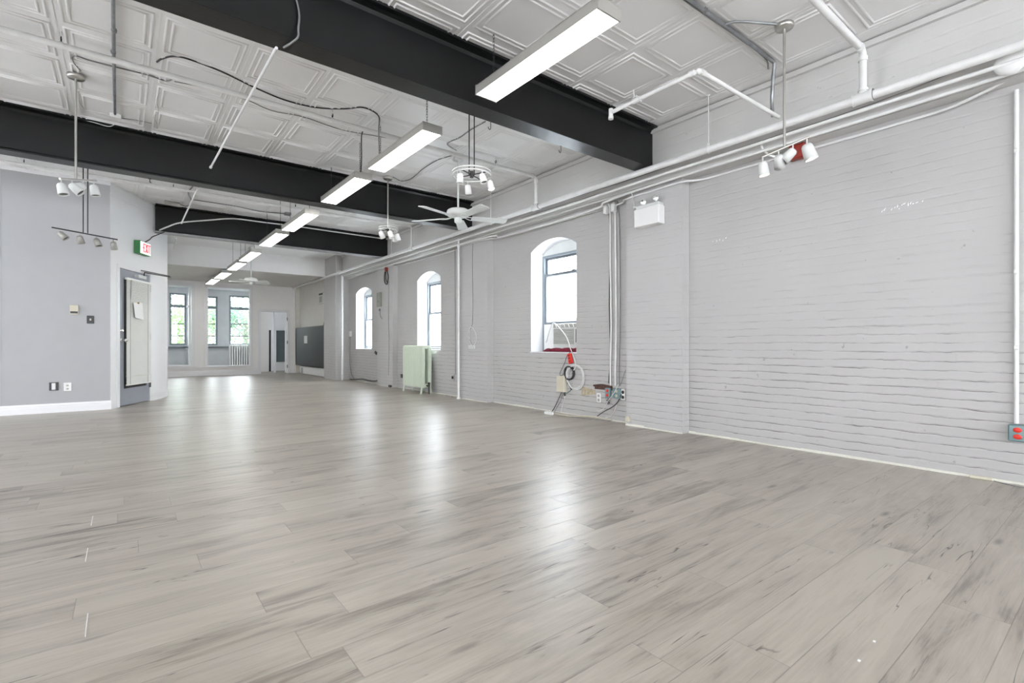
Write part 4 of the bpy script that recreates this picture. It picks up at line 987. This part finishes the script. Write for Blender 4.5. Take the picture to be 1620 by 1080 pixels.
# leftover white filler smears on the brick
random.seed(11)
def smear(label, pts_):
    m = M()
    for (px_, py_) in pts_:
        c = wy(px_, py_); L = random.uniform(.004, .013); a_ = random.uniform(.3, 1.6)
        d = Vector((0, -math.cos(a_), math.sin(a_)))*L; n_ = Vector((0, math.sin(a_), math.cos(a_)))*.0035
        p4 = [c-d-n_, c+d-n_*.4, c+d+n_*.4, c-d+n_]
        m.add([(XW-.0035, p.y, p.z) for p in p4]+[(XW+.001, p.y, p.z) for p in p4], [(0,1,2,3),(0,4,5,1),(1,5,6,2),(2,6,7,3),(3,7,4,0)])
    solo('filler_marks', m, paint('bright_filler', (.92, .92, .92), .5), label, 'wall marks')
smear('row of white filler flecks on the brick wall, upper right', [(1396, 334), (1400, 331), (1411, 331), (1416, 328), (1420, 326), (1423, 330), (1427, 324), (1431, 322), (1437, 323), (1441, 321), (1445, 322), (1451, 320), (1460, 318)])
smear('short row of faint white flecks on the brick right of the near pier', [(1128, 382), (1134, 381), (1139, 379), (1144, 380), (1149, 376)])

# ------------------------------------------------------------------ green radiator below the middle window
def radiator(label, y0, y1, x0, x1, z0, z1, n_, mat, axis='y', parts_mat=None):
    t = TW('radiator', label, 'radiator', ((x0+x1)/2, (y0+y1)/2, 0))
    for k in range(n_):
        if axis == 'y':
            a = y0+(y1-y0)*k/n_; b = y0+(y1-y0)*(k+.86)/n_; w_ = b-a
            m = M()
            def loop(xa, xb):
                r_ = (xb-xa)/2
                return xa, xb
            for xa, xb in ((x0, x0+(x1-x0)*.33), (x1-(x1-x0)*.33, x1)):
                m.prism([(xa, z0+.02), (xa+.012, z0), (xb-.012, z0), (xb, z0+.02), (xb, z1-.03), (xb-.012, z1-.008), (xa+.012, z1-.008), (xa, z1-.03)], 'y', a, b)
            m.prism([(x0+.006, z1-.06), (x1-.006, z1-.06), (x1-.006, z1-.012), (x1-.04, z1), (x0+.04, z1), (x0+.006, z1-.012)], 'y', a+w_*.12, b-w_*.12)
            m.prism([(x0+.006, z0+.008), (x1-.006, z0+.008), (x1-.006, z0+.07), (x0+.006, z0+.07)], 'y', a+w_*.12, b-w_*.12)
        else:
            a = x0+(x1-x0)*k/n_; b = x0+(x1-x0)*(k+.62)/n_; m = M()
            m.prism([(y0, z0+.02), (y0+.015, z0), (y1-.015, z0), (y1, z0+.02), (y1, z1-.03), (y1-.02, z1), (y0+.02, z1), (y0, z1-.03)], 'x', a, b)
            m.v = m.v
        t.part('section', m, mat)
    m = M()
    if axis == 'y':
        for zz_ in (z0+.05, z1-.05): m.cyl(((x0+x1)/2, y0+.01, zz_), ((x0+x1)/2, y1-.02, zz_), .022, n=10)
    else:
        for zz_ in (z0+.05, z1-.05): m.cyl((x0+.01, (y0+y1)/2, zz_), (x1-.02, (y0+y1)/2, zz_), .022, n=10)
    t.part('manifold', m, mat)
    for k in (0, 1):
        for j in (0, 1):
            m = M()
            if axis == 'y':
                yy = (y0+.02, y1-.05)[k]; xx = (x0+.015, x1-.015)[j]; m.cyl((xx+(.0, -.0)[j], yy, z0+.03), (xx+(-.022, .022)[j], yy, 0), .016, .022, n=8)
            else:
                xx = (x0+.02, x1-.04)[k]; yy = (y0+.02, y1-.02)[j]; m.cyl((xx, yy, z0+.03), (xx, yy, 0), .016, .02, n=8)
            t.part('leg', m, mat)
    return t
rt = radiator('tall pale green cast-iron radiator below the middle arched window', 8.29, 9.10, 4.36, 4.56, .11, .905, 17, RADG)
m = M(); m.cyl((4.47, 8.22, 0), (4.47, 8.22, .16), .016, n=10); m.cyl((4.47, 8.22, .15), (4.47, 8.30, .15), .018, n=10); m.lathe([(0, .04), (.024, .035), (.026, .01), (.012, 0)], (4.47, 8.22, .18), (0, 0, 1), 12); m.cyl((4.47, 8.22, .14), (4.47, 8.22, .20), .02, n=10)
rt.part('valve', m, DARKM)
m = M()
for k in range(5): m.sphere((4.56+random.uniform(-.05, .03), 7.62+random.uniform(-.15, .15), .006), random.uniform(.006, .016), 7, 5, (1, 1, .6))
solo('plaster_crumbs', m, DUST, 'crumbs of plaster on the floor between radiator and pipe', 'debris', kind='stuff')
m = M(); q = onz(632, 601, 0.15); m.cbox((XW-.05, 9.62, .22), (XW, 9.70, .30), .004); solo('black_plug_adapter', m, BLACKP, 'small black adapter on the brick behind the green radiator', 'adapter')

# ------------------------------------------------------------------ pier 3 fittings
t = TW('breaker_panel', 'small grey-green electrical panel box on the third pier', 'electrical panel', (XP, 10.6, 1.76))
m = M(); m.cbox((XP-.05, 10.50, 1.77), (XP, 10.69, 2.09), .004); t.part('panel_box', m, paint('grey_green_enamel', (.27, .28, .23), .45))
m = M(); m.box((XP-.055, 10.56, 1.86), (XP-.05, 10.63, 2.00)); t.part('breaker_cover', m, GPIPE)
m = M(); m.cyl((XP-.055, 10.59, 1.90), (XP-.06, 10.59, 1.90), .012, n=8); t.part('latch', m, BLACKP)
m = M(); m.cyl((XP-.004, 10.60, 1.70), (XP-.03, 10.60, 1.70), .03, n=12); m.tube([(XP-.01, 10.58, 1.66), (XP-.02, 10.56, 1.60), (XP-.01, 10.52, 1.52), (XP-.01, 10.45, 1.50)], .008); solo('hanging_tool_hook', m, GPIPE, 'grey hook and knob just below the small electrical panel', 'hook')
t = TW('alarm_bell', 'small red alarm device with cables under the main pipe, third pier', 'alarm', (XP, 10.2, 2.5))
m = M(); m.cbox((XP-.05, 10.17, 2.52), (XP, 10.25, 2.64), .006); t.part('housing', m, RED)
m = M(); m.tube([(XP-.03, 10.15, 2.52), (XP-.03, 10.10, 2.38), (XP-.03, 10.16, 2.24), (XP-.03, 10.27, 2.28), (XP-.03, 10.30, 2.40), (XP-.03, 10.27, 2.52)], .012); m.tube([(XP-.03, 10.22, 2.52), (XP-.04, 10.20, 2.35), (XP-.03, 10.14, 2.26)], .01); t.part('lead', m, CABLEB)
along('black_cable', 'black cable down the third pier edge and along the floor to the big pier', [(XW-.01, 10.78, 1.72), (XW-.008, 10.80, 1.2), (XW-.008, 10.80, .5), (XW-.008, 10.83, .20), (XW-.02, 11.0, .085), (XW-.03, 11.4, .06), (XW-.02, 11.9, .075), (XW-.02, 12.4, .035), (XW-.01, 12.78, .02)], .012, CABLEB, 'cable')
along('grey_cable', 'dark thin cable running down the face of the third pier', [(XP-.005, 10.12, 2.3), (XP-.005, 10.14, 1.6), (XP-.005, 10.12, .9), (XP-.005, 10.14, .25)], .004, CABLEG, 'cable')
m = M(); m.box((-.02, -.05, -.03), (.0, .05, .03), Matrix.Translation((XW, 11.10, .73)) @ Matrix.Rotation(.4, 4, 'X')); solo('black_wall_clip', m, BLACKP, 'small tilted black box on the brick beside the third pier', 'box')
m = M(); m.cbox((XP-.03, 9.98, .0), (XP, 10.10, .05), .004); solo('black_floor_plug', m, BLACKP, 'small black plug at the floor on the third pier', 'plug')
# conduit at the big pier
yq = onx(541.5, 560, 4.42).y
along('electrical_conduit', 'vertical white pipe beside the large projecting pier', [(4.42, yq, 2.70), (4.42, yq, 1.3), (4.42, yq, 0.0)], .028, WPIPE, res=2, n=12)
along('black_cable', 'thin dark cable down the brick beside the big pier pipe', [(XW-.008, 12.75, 1.25), (XW-.008, 12.8, .6), (XW-.008, 12.72, .2), (XW-.01, 12.5, .05)], .008, CABLEG, 'cable')
m = M(); m.cbox((XW-.04, 12.68, 1.13), (XW, 12.80, 1.27), .004); solo('outlet_cover', m, WPLAS, 'small white surface socket beside the large pier', 'outlet')
# ------------------------------------------------------------------ board wall
t = TW('pin_board', 'large charcoal board on the wall beyond the large pier', 'board', (4.36, 15.2, .27))
m = M(); m.box((4.34, 13.87, .29), (4.48, 16.80, 1.43)); t.part('panel', m, BOARD)
m = M(); m.box((4.33, 13.86, 1.43), (4.49, 16.83, 1.455)); m.box((4.33, 13.86, .27), (4.49, 16.83, .29)); m.box((4.33, 16.80, .29), (4.49, 16.83, 1.43)); t.part('frame', m, BLACKP)
a_, b_ = onx(481, 531, 4.335), onx(486, 543, 4.335)
m = M(); m.box((4.334, b_.y, b_.z), (4.339, a_.y, a_.z)); solo('paper_notice', m, PAPER, 'small white paper pinned on the charcoal board', 'paper')
t = TW('wall_heater', 'long low white heater box under the charcoal board', 'heater', (4.45, 15.2, 0))
m = M(); m.box((4.40, 13.87, .02), (4.50, 16.6, .245)); t.part('cover', m, WPLAS)
m = M(); m.box((4.395, 16.25, .03), (4.40, 16.40, .20)); m.box((4.395, 14.05, .03), (4.40, 14.12, .24)); t.part('end_grille', m, FIXT)
t = TW('wall_vent', 'small grey framed vent high on the wall beside the large pier', 'vent', (4.5, 14.6, 2.09))
m = M(); m.cbox((4.455, 14.45, 2.09), (4.50, 14.83, 2.42), .006); t.part('frame', m, GPLAS)
m = M(); m.box((4.449, 14.52, 2.13), (4.455, 14.76, 2.31)); t.part('grille', m, FIXT)
m = M(); m.box((4.449, 14.47, 2.35), (4.455, 14.80, 2.40)); t.part('label_strip', m, BLACKP)
along('black_cable', 'short black cord from the board top to the big pier', [(4.40, 14.2, 1.46), (4.40, 14.08, 1.7), (4.38, 13.93, 2.0)], .01, CABLEB, 'cable')

# ------------------------------------------------------------------ street-end wall with openings and door opening
O1 = (.961, 1.552, .31, 2.63); O2 = (1.931, 3.074, .275, 2.645); DO = (3.377, 4.158, 0, 1.97)
def wall_with(m, x0, x1, z0, z1, y0, y1, holes):
    xs_ = sorted(set([x0, x1]+[h[0] for h in holes]+[h[1] for h in holes]))
    for a, b in zip(xs_[:-1], xs_[1:]):
        hs = [h for h in holes if h[0] <= a+1e-6 and h[1] >= b-1e-6]
        if not hs: m.box((a, y0, z0), (b, y1, z1))
        else:
            h = hs[0]
            if h[2] > z0: m.box((a, y0, z0), (b, y1, h[2]))
            if h[3] < z1: m.box((a, y0, h[3]), (b, y1, z1))
m = M(); wall_with(m, .622, 4.70, 0, 2.86, YE, YE+.14, [O1, O2, DO]); struct('wall_front', m, FARWALL)
m = M()
def casing(o, w_=.07, t=.022, sill=True):
    a, b, c, d = o
    m.box((a-w_, YE-t, c-.0), (a, YE, d+w_)); m.box((b, YE-t, c-.0), (b+w_, YE, d+w_)); m.box((a, YE-t, d), (b, YE, d+w_))
    if sill: m.box((a-w_-.02, YE-.05, c-.05), (b+w_+.02, YE, c)); 
casing(O1); casing(O2); casing(DO, .075, .022, False)
for o in (O1, O2):       # thin stop beads
    a, b, c, d = o; m.box((a, YE, c), (a+.02, YE+.14, d)); m.box((b-.02, YE, c), (b, YE+.14, d)); m.box((a+.02, YE, d-.02), (b-.02, YE+.14, d)); m.box((a+.02, YE, c), (b-.02, YE+.14, c+.02))
struct('trim_7', m, TRIM)
m = M(); bb_prof(m, (.622, YE, 0), (3.30, YE, 0), (0, -1, 0), .16, .03); bb_prof(m, (4.24, YE, 0), (4.5, YE, 0), (0, -1, 0), .10, .02); struct('baseboard_front', m, TRIM)
m = M(); m.box((4.38, YE-.12, 0), (4.50, YE, 2.78)); struct('trim_8', m, CREAM)
# the sunroom: outer window wall at the street
YO = 19.4
OW = [(1.141, 1.60, .90, 2.60), (2.02, 2.49, .90, 2.55), (2.835, 3.55, .90, 2.62)]
m = M(); wall_with(m, .3, 6.5, 0, 2.95, YO, YO+.2, OW); struct('wall_street', m, paint('sunroom_wall', (.66, .69, .70), .5))
m = M(); m.box((.3, YE+.14, 2.78), (6.5, YO, 2.9)); struct('ceiling_sunroom', m, WHITEWALL)
m = M(); m.box((.3, YE+.14, 0), (.42, YO, 2.8)); m.box((6.4, YE, 0), (6.5, YO, 2.8)); struct('wall_sunroom_side', m, WHITEWALL)
m = M(); m.box((4.9, 17.0, -.1), (6.6, 19.7, 0)); struct('floor_sunroom', m, FLOOR)
m = M(); m.box((.42, YO-.12, .80), (3.7, YO, .86)); struct('trim_9', m, FRAME)
m = M(); m.box((1.60, 18.6, 0), (1.86, 18.85, 2.78)); m.box((1.56, 18.56, .86), (1.90, 18.89, .92)); m.box((1.56, 18.56, 2.1), (1.90, 18.89, 2.16)); struct('trim_10', m, WHITEWALL)
for k, (a, b, c, d) in enumerate(OW):
    root = bpy.data.objects.new('window_%d' % (4+k), None); COL.objects.link(root); root['kind'] = 'structure'
    m = M(); e = .055; zm = (2.17, 2.17, 2.17)[k]
    m.box((a, YO+.03, c), (a+e, YO+.10, d)); m.box((b-e, YO+.03, c), (b, YO+.10, d)); m.box((a+e, YO+.03, c), (b-e, YO+.10, c+e)); m.box((a+e, YO+.03, d-e), (b-e, YO+.10, d)); m.box((a+e, YO+.03, zm-.04), (b-e, YO+.10, zm+.05))
    build('window_frame', m, FRAMEW, root)
    m = M(); m.box((a+e, YO+.06, c+e), (b-e, YO+.065, zm-.04)); m.box((a+e, YO+.06, zm+.05), (b-e, YO+.065, d-e)); build('pane', m, GLASS, root)
radiator('white radiator in the sunroom below the right street window', YO-.26, YO-.10, 2.80, 3.45, .10, .93, 9, RADW, 'x')
# room through the door opening
m = M(); m.box((3.66, 18.2, 0), (4.02, 18.3, 2.8)); m.box((3.2, YE+.14, 0), (3.30, 18.2, 2.8)); 
m = M(); m.box((3.86, YE+.5, 0), (3.93, YE+.56, 2.8)); m.box((4.9, YE+.14, 0), (5.0, 19.3, 2.8)); struct('wall_vestibule', m, WHITEWALL)
m = M(); m.box((3.40, 18.5, 0), (3.97, 18.56, 2.78)); struct('wall_vestibule_partition', m, FARWALL)
t = TW('interior_door', 'white hinged door standing open in the far doorway', 'door', (4.13, YE+.2, 0))
ang = math.radians(78); hx, hy = 4.135, YE+.16
MT = Matrix.Translation((hx, hy, 0)) @ Matrix.Rotation(math.radians(76.4), 4, 'Z')
m = M(); m.box((0, -.02, .01), (.72, .02, 1.95), MT); t.part('leaf', m, TRIM)
for zh in (.22, 1.0, 1.75):
    m = M(); m.cyl((4.15, YE-.005, zh-.05), (4.15, YE-.005, zh+.05), .012, n=8); t.part('hinge', m, DARKM)
m = M(); m.box((4.17, 18.8, .31), (4.62, 18.86, 1.42)); solo('dark_wall_panel', m, PANELG, 'dark grey-green panel seen through the far doorway', 'panel')
m = M(); m.box((3.99, 18.86, 0), (4.9, 18.93, 2.78)); struct('wall_vestibule_end', m, WHITEWALL)
m = M(); m.box((3.90, 18.48, 0), (3.96, 18.505, 1.42)); solo('dark_post', m, BLACKP, 'thin dark strip beside the partition in the far doorway', 'strip')

# ------------------------------------------------------------------ ceiling cables and conduits
zc_ = ZC-.018
along('grey_conduit', 'dark conduit along the ceiling above the near spotlight cluster', [(XL+.1, 1.865, zc_), (1.5, 1.865, zc_), (2.925, 1.87, zc_), (3.6, 1.862, zc_), (4.10, 1.86, zc_), (4.17, 1.86, zc_-.02), (4.19, 1.875, zc_-.09), (4.22, 1.90, 2.95), (4.30, 1.93, 2.84)], .014, GPIPE, straps=((3.15, 1.865, zc_),), res=3)
along('grey_cable', 'thin cable lying beside the dark conduit on the near ceiling', [(1.5, 1.90, ZC-.005), (2.9, 1.905, ZC-.005), (3.5, 1.89, ZC-.005), (4.05, 1.885, ZC-.008), (4.16, 1.90, ZC-.06)], .006, CABLEG, 'cable')
along('grey_conduit', 'short conduit on the ceiling leading to the near spotlight canopy', [(3.40, 1.86, zc_), (3.45, 1.78, zc_), (3.69, 1.63, zc_)], .009, GPIPE)
# bay 2: conduit along Y at the left, wires between fixtures
along('grey_conduit', 'straight grey conduit on the ceiling left, running back to the second beam', [(-.055, 3.4, ZC-.02), (-.06, 4.2, ZC-.02), (-.07, 5.4, ZC-.02), (-.075, 6.33, ZC-.02)], .012, GPIPE, straps=((-.06, 4.65, ZC-.02), (-.07, 5.0, ZC-.02)), res=2)
def cc(name, label, pix, r, mat, z=ZC-.005):
    m = M(); m.tube([onz(x, y, z-(q_[2] if len(q_) > 2 else 0)) for q_ in pix for (x, y) in [q_[:2]]], r, n=7); return solo(name, m, mat, label, 'cable')
cc('grey_cable', 'grey cable along the left ceiling from the spotlight canopy', [(128, 112), (116, 98), (117, 88), (140, 95), (178, 105), (215, 114), (245, 121)], .005, CABLEG)
cc('grey_cable', 'short hooked grey cable end near the left ceiling pipe', [(232, 118), (250, 124), (265, 128), (277, 122)], .006, CABLEG)
cc('grey_cable', 'thin grey cable continuing below the crossing pipe toward the lights', [(276, 129), (330, 140), (390, 158), (430, 175), (480, 185), (540, 205), (600, 216), (650, 225), (700, 240), (722, 246)], .004, CABLEG)
cc('black_cable', 'thick dark cable arching from the left pipe clamp above the crossing pipe', [(248, 98), (256, 93), (275, 89), (300, 94), (350, 113), (400, 137), (450, 158), (500, 170), (545, 172), (575, 170), (598, 182), (600, 198)], .007, CABLEB)
cc('black_cable', 'dark cable drop behind the second nearest fluorescent light', [(600, 190), (599, 210, .15), (600, 245, .32)], .006, CABLEG)
cc('black_cable', 'dark cable drop above the third nearest fluorescent light', [(576, 205), (572, 215, .05), (572, 250, .25), (571, 274, .36)], .006, CABLEB)
cc('grey_cable', 'grey cable from the far ring spotlight toward the near fan', [(622, 280), (635, 286), (650, 283), (668, 268), (690, 254), (715, 246)], .006, CABLEG)
cc('grey_conduit', 'bent grey conduit on the ceiling behind the nearest beam by the ring spotlight', [(768, 192), (745, 205), (728, 217), (710, 225), (709, 230), (722, 238)], .007, GPIPE)
cc('grey_cable', 'pair of pale wires near the left spotlight rod running to the second beam', [(124, 145), (125, 160), (135, 173), (155, 178), (175, 183)], .005, CABLEW)
cc('white_cable', 'white cable sagging in front of the second black beam at left', [(118, 186, .0), (150, 194, .02), (172, 200, .03), (184, 195, .0)], .004, CABLEW)
cc('white_cable', 'wavy white cable on the ceiling left of the diagonal rod', [(252, 145), (247, 160), (250, 175), (243, 185), (248, 196)], .004, CABLEW)
cc('grey_cable', 'thin wire along the ceiling just before the second beam', [(190, 187), (215, 190), (240, 195)], .003, CABLEG)
m = M(); q = onz(183, 184, ZC-.02); m.cbox((q.x-.045, q.y-.03, ZC-.04), (q.x+.045, q.y+.03, ZC), .005); solo('ceiling_junction_box', m, WPIPE, 'small white junction box on the left ceiling before the second beam', 'junction box')
# cable hanging over the nearest beam
m = M(); m.tube([(.83, 3.255, 3.12), (.855, 3.24, 2.98), (.84, 3.20, 2.86), (.83, 3.165, 2.79), (.81, 3.20, 2.768), (.78, 3.30, 2.768)], .006); t = solo('black_cable', m, CABLEG, 'dark cable draped down the web of the nearest beam', 'cable')
m = M(); m.cbox((.80, 3.22, 3.10), (.85, 3.265, 3.16), .006); m.cyl((.79, 3.24, 3.10), (.79, 3.23, 3.07), .01, n=8); solo('cable_clamp', m, WPIPE, 'white cable clamp on the web of the nearest beam', 'clamp')
# cable sagging along the far beam
zq = 2.84
m = M(); m.tube([(.45, 9.985, 2.80), (.56, 9.975, 2.87), (.74, 9.965, 2.965), (1.145, 9.965, 3.07), (1.53, 9.965, 3.155), (2.0, 9.965, 3.165), (2.7, 9.97, 3.175), (4.3, 9.97, 3.17)], .012); solo('white_cable', m, CABLEW, 'white cable slung across the face of the short far beam', 'cable')
cc('grey_cable', 'grey cable on the ceiling just beyond the second beam', [(306, 316), (340, 321), (372, 326), (410, 334), (440, 337), (452, 338)], .008, CABLEG, ZC-.01)
m = M(); q = onz(455, 339, ZC-.03); m.cbox((q.x-.05, q.y-.05, ZC-.045), (q.x+.05, q.y+.05, ZC), .005); solo('ceiling_junction_box', m, GPIPE, 'grey junction box on the ceiling above the fourth fluorescent light', 'junction box')
cc('black_cable', 'dark cord with a grey connector near the top of the angled wall', [(283, 323), (296, 326), (303, 318), (298, 305), (305, 295)], .009, CABLEG, ZC-.03)
m = M(); q = onz(275, 322, ZC-.06); m.cyl((q.x-.12, q.y, q.z), (q.x+.08, q.y, q.z-.01), .035, n=12); solo('grey_connector', m, FIXT, 'grey cylindrical connector above the angled wall corner', 'connector')
# hooks on the nearest beam
for (px_, py_, lab) in ((774, 196, 'small dark J-hook under the nearest beam above the ring spotlight'), (883.5, 234, 'small dark J-hook under the nearest beam, right of the first hook')):
    q = onz(px_, py_, 2.765); q.y = 3.355; m = M(); m.tube([(q.x, q.y, 2.778), (q.x, q.y, 2.735), (q.x, q.y+.003, 2.718), (q.x-.012, q.y, 2.708), (q.x-.024, q.y, 2.718), (q.x-.024, q.y, 2.728)], .003, n=6)
    solo('beam_hook', m, DARKM, lab, 'hook')
q = ony(237, 288, 6.86); m = M(); m.cyl((q.x, 6.86, 2.775), (q.x, 6.86, 2.735), .004, n=6); m.box((q.x-.015, 6.85, 2.772), (q.x+.015, 6.87, 2.778)); m.cyl((q.x, 6.86, 2.737), (q.x+.015, 6.86, 2.735), .004, n=6); solo('beam_hook', m, DARKM, 'tiny dark hook under the second beam at left', 'hook')
# staples/nails left in the floor: light slivers
for (a, b, lab) in (((147, 816), (144, 831), 'farthest thin white sliver lying on the floor at lower left'), ((139, 867), (135, 888), 'thin white sliver on the floor at lower left, middle of three'), ((139, 970), (135, 1007), 'longest thin white sliver on the floor, nearest the camera')):
    p, q = onz(*a, 0.001), onz(*b, 0.001); m = M(); m.tube([p, q], .0016, n=5, smooth_path=False); solo('plastic_sliver', m, WPLAS, lab, 'debris')
for (a, lab) in (((1383, 1014), 'tiny white chip on the floor near the lower right, farther of two'), ((1359, 1044), 'tiny white chip on the floor near the lower right, nearer of two')):
    q = onz(*a, .002); m = M(); m.box((q.x-.004, q.y-.003, 0), (q.x+.004, q.y+.003, .003)); solo('plastic_chip', m, WPLAS, lab, 'debris')

# ------------------------------------------------------------------ outdoors seen through the glass
WIREB = paint('weathered_wire', (.02, .02, .02), .95, spec=0.0)
GROUND = paint('street_asphalt', (.12, .12, .12), .9)
m = M(); m.box((-40, 19.75, -4.2), (40, 90, -4.0)); struct('ground', m, GROUND)
BARK = paint('tree_bark', (.16, .13, .10), .85, var=.3, bump=.8)
def leafmat(name, col):
    m, n, l, b = newmat(name); g = n.new('ShaderNodeNewGeometry'); t = n.new('ShaderNodeTexNoise'); t.inputs['Scale'].default_value = 2.0
    l.new(g.outputs['Position'], t.inputs['Vector']); r = n.new('ShaderNodeValToRGB')
    r.color_ramp.elements[0].position = .35; r.color_ramp.elements[1].position = .65
    r.color_ramp.elements[0].color = tuple(c*.6 for c in col)+(1,); r.color_ramp.elements[1].color = tuple(min(1, c*1.3) for c in col)+(1,)
    l.new(t.outputs['Fac'], r.inputs['Fac']); l.new(r.outputs['Color'], b.inputs['Base Color']); b.inputs['Roughness'].default_value = .5
    b.inputs['Subsurface Weight'].default_value = 0.0
    tr = n.new('ShaderNodeBsdfTranslucent'); l.new(r.outputs['Color'], tr.inputs['Color']); mx = n.new('ShaderNodeMixShader'); mx.inputs[0].default_value = .45
    l.new(b.outputs[0], mx.inputs[1]); l.new(tr.outputs[0], mx.inputs[2]); l.new(mx.outputs[0], n['Material Output'].inputs['Surface']); return m
LEAF = leafmat('spring_leaves', (.11, .21, .065)); LEAF2 = leafmat('cool_leaves', (.10, .19, .12))
def tree(label, x, y, zb, h_, R_, nl, mat, seed, lean=0):
    rd = random.Random(seed); t = TW('street_tree', label, 'tree', (x, y, zb), 'street trees outside the end windows')
    m = M(); top = Vector((x+lean, y, zb+h_*.75)); m.tube([(x, y, zb), (x+lean*.3, y, zb+h_*.3), (x+lean*.7, y+.1, zb+h_*.55), top], .13, n=8)
    tips = []
    for k in range(9):
        a_ = rd.uniform(0, 2*PI); z0 = zb+h_*rd.uniform(.35, .7); s0 = Vector((x+lean*.6, y, z0)); e = Vector((x+lean*.6+R_*.8*math.cos(a_), y+R_*.8*math.sin(a_), z0+rd.uniform(.3, 1.2)))
        m.tube([s0, (s0+e)/2+Vector((0, 0, .25)), e], .04, n=6); tips.append(e)
    t.part('trunk', m, BARK)
    m = M(); c = Vector((x+lean*.6, y, zb+h_*.68))
    for k in range(nl):
        u_ = Vector((rd.gauss(0, 1), rd.gauss(0, 1), rd.gauss(0, 1))).normalized()*(rd.random()**.4); tc = tips[k % 9]
        p = c+Vector((u_.x*R_, u_.y*R_, u_.z*h_*.36)) if k % 3 else tc+Vector((rd.gauss(0, .4), rd.gauss(0, .4), rd.gauss(0, .35)))
        s_ = rd.uniform(.04, .085); a1 = Vector((rd.gauss(0, 1), rd.gauss(0, 1), rd.gauss(0, 1))).normalized(); b1 = a1.orthogonal().normalized()
        m.add([p-a1*s_, p+b1*s_*.5, p+a1*s_, p-b1*s_*.5], [(0, 1, 2, 3)])
    f_ = t.part('foliage', m, mat); f_['kind'] = 'stuff'
tree('bright green leafy tree outside the left street windows', 1.3, 25.0, -4.0, 7.4, 2.4, 11000, LEAF, 3, .3)
tree('cooler green tree outside the right street window', 5.6, 31.5, -4.0, 8.6, 2.9, 13000, LEAF2, 5, -.2)
for k, (z, dz) in enumerate(((1.75, .05), (1.30, -.12))):
    m = M(); m.tube([(-6, 22.6, z+dz), (1, 22.6, z-.05), (8, 22.6, z+dz+.1)], .022, n=6)
    solo('power_line', m, WIREB, ('upper', 'lower')[k]+' black power line crossing outside the street windows', 'power line')
# neighbour building outside the side windows, pale
m = M(); m.box((9.5, 2.0, -4), (14, 16, 1.55)); 
t = TW('neighbour_building', 'pale building with a flat roof outside the near arched window', 'building', (11, 9, -4))
t.part('wall', m, paint('pale_render', (.80, .82, .84), .8)); m = M(); m.box((9.4, 1.9, 1.55), (14.1, 16.1, 1.62)); t.part('roof_edge', m, FIXT)

# conduit bodies where the vertical conduits meet the run along the wall
for (y_, lab) in ((4.02, 'white conduit body above the left vertical conduits'), (3.90, 'white conduit body above the right vertical conduits')):
    m = M(); m.cbox((XW-.085, y_-.025, 2.50), (XW-.02, y_+.025, 2.60), .008); solo('conduit_body', m, WPIPE, lab, 'conduit fitting')
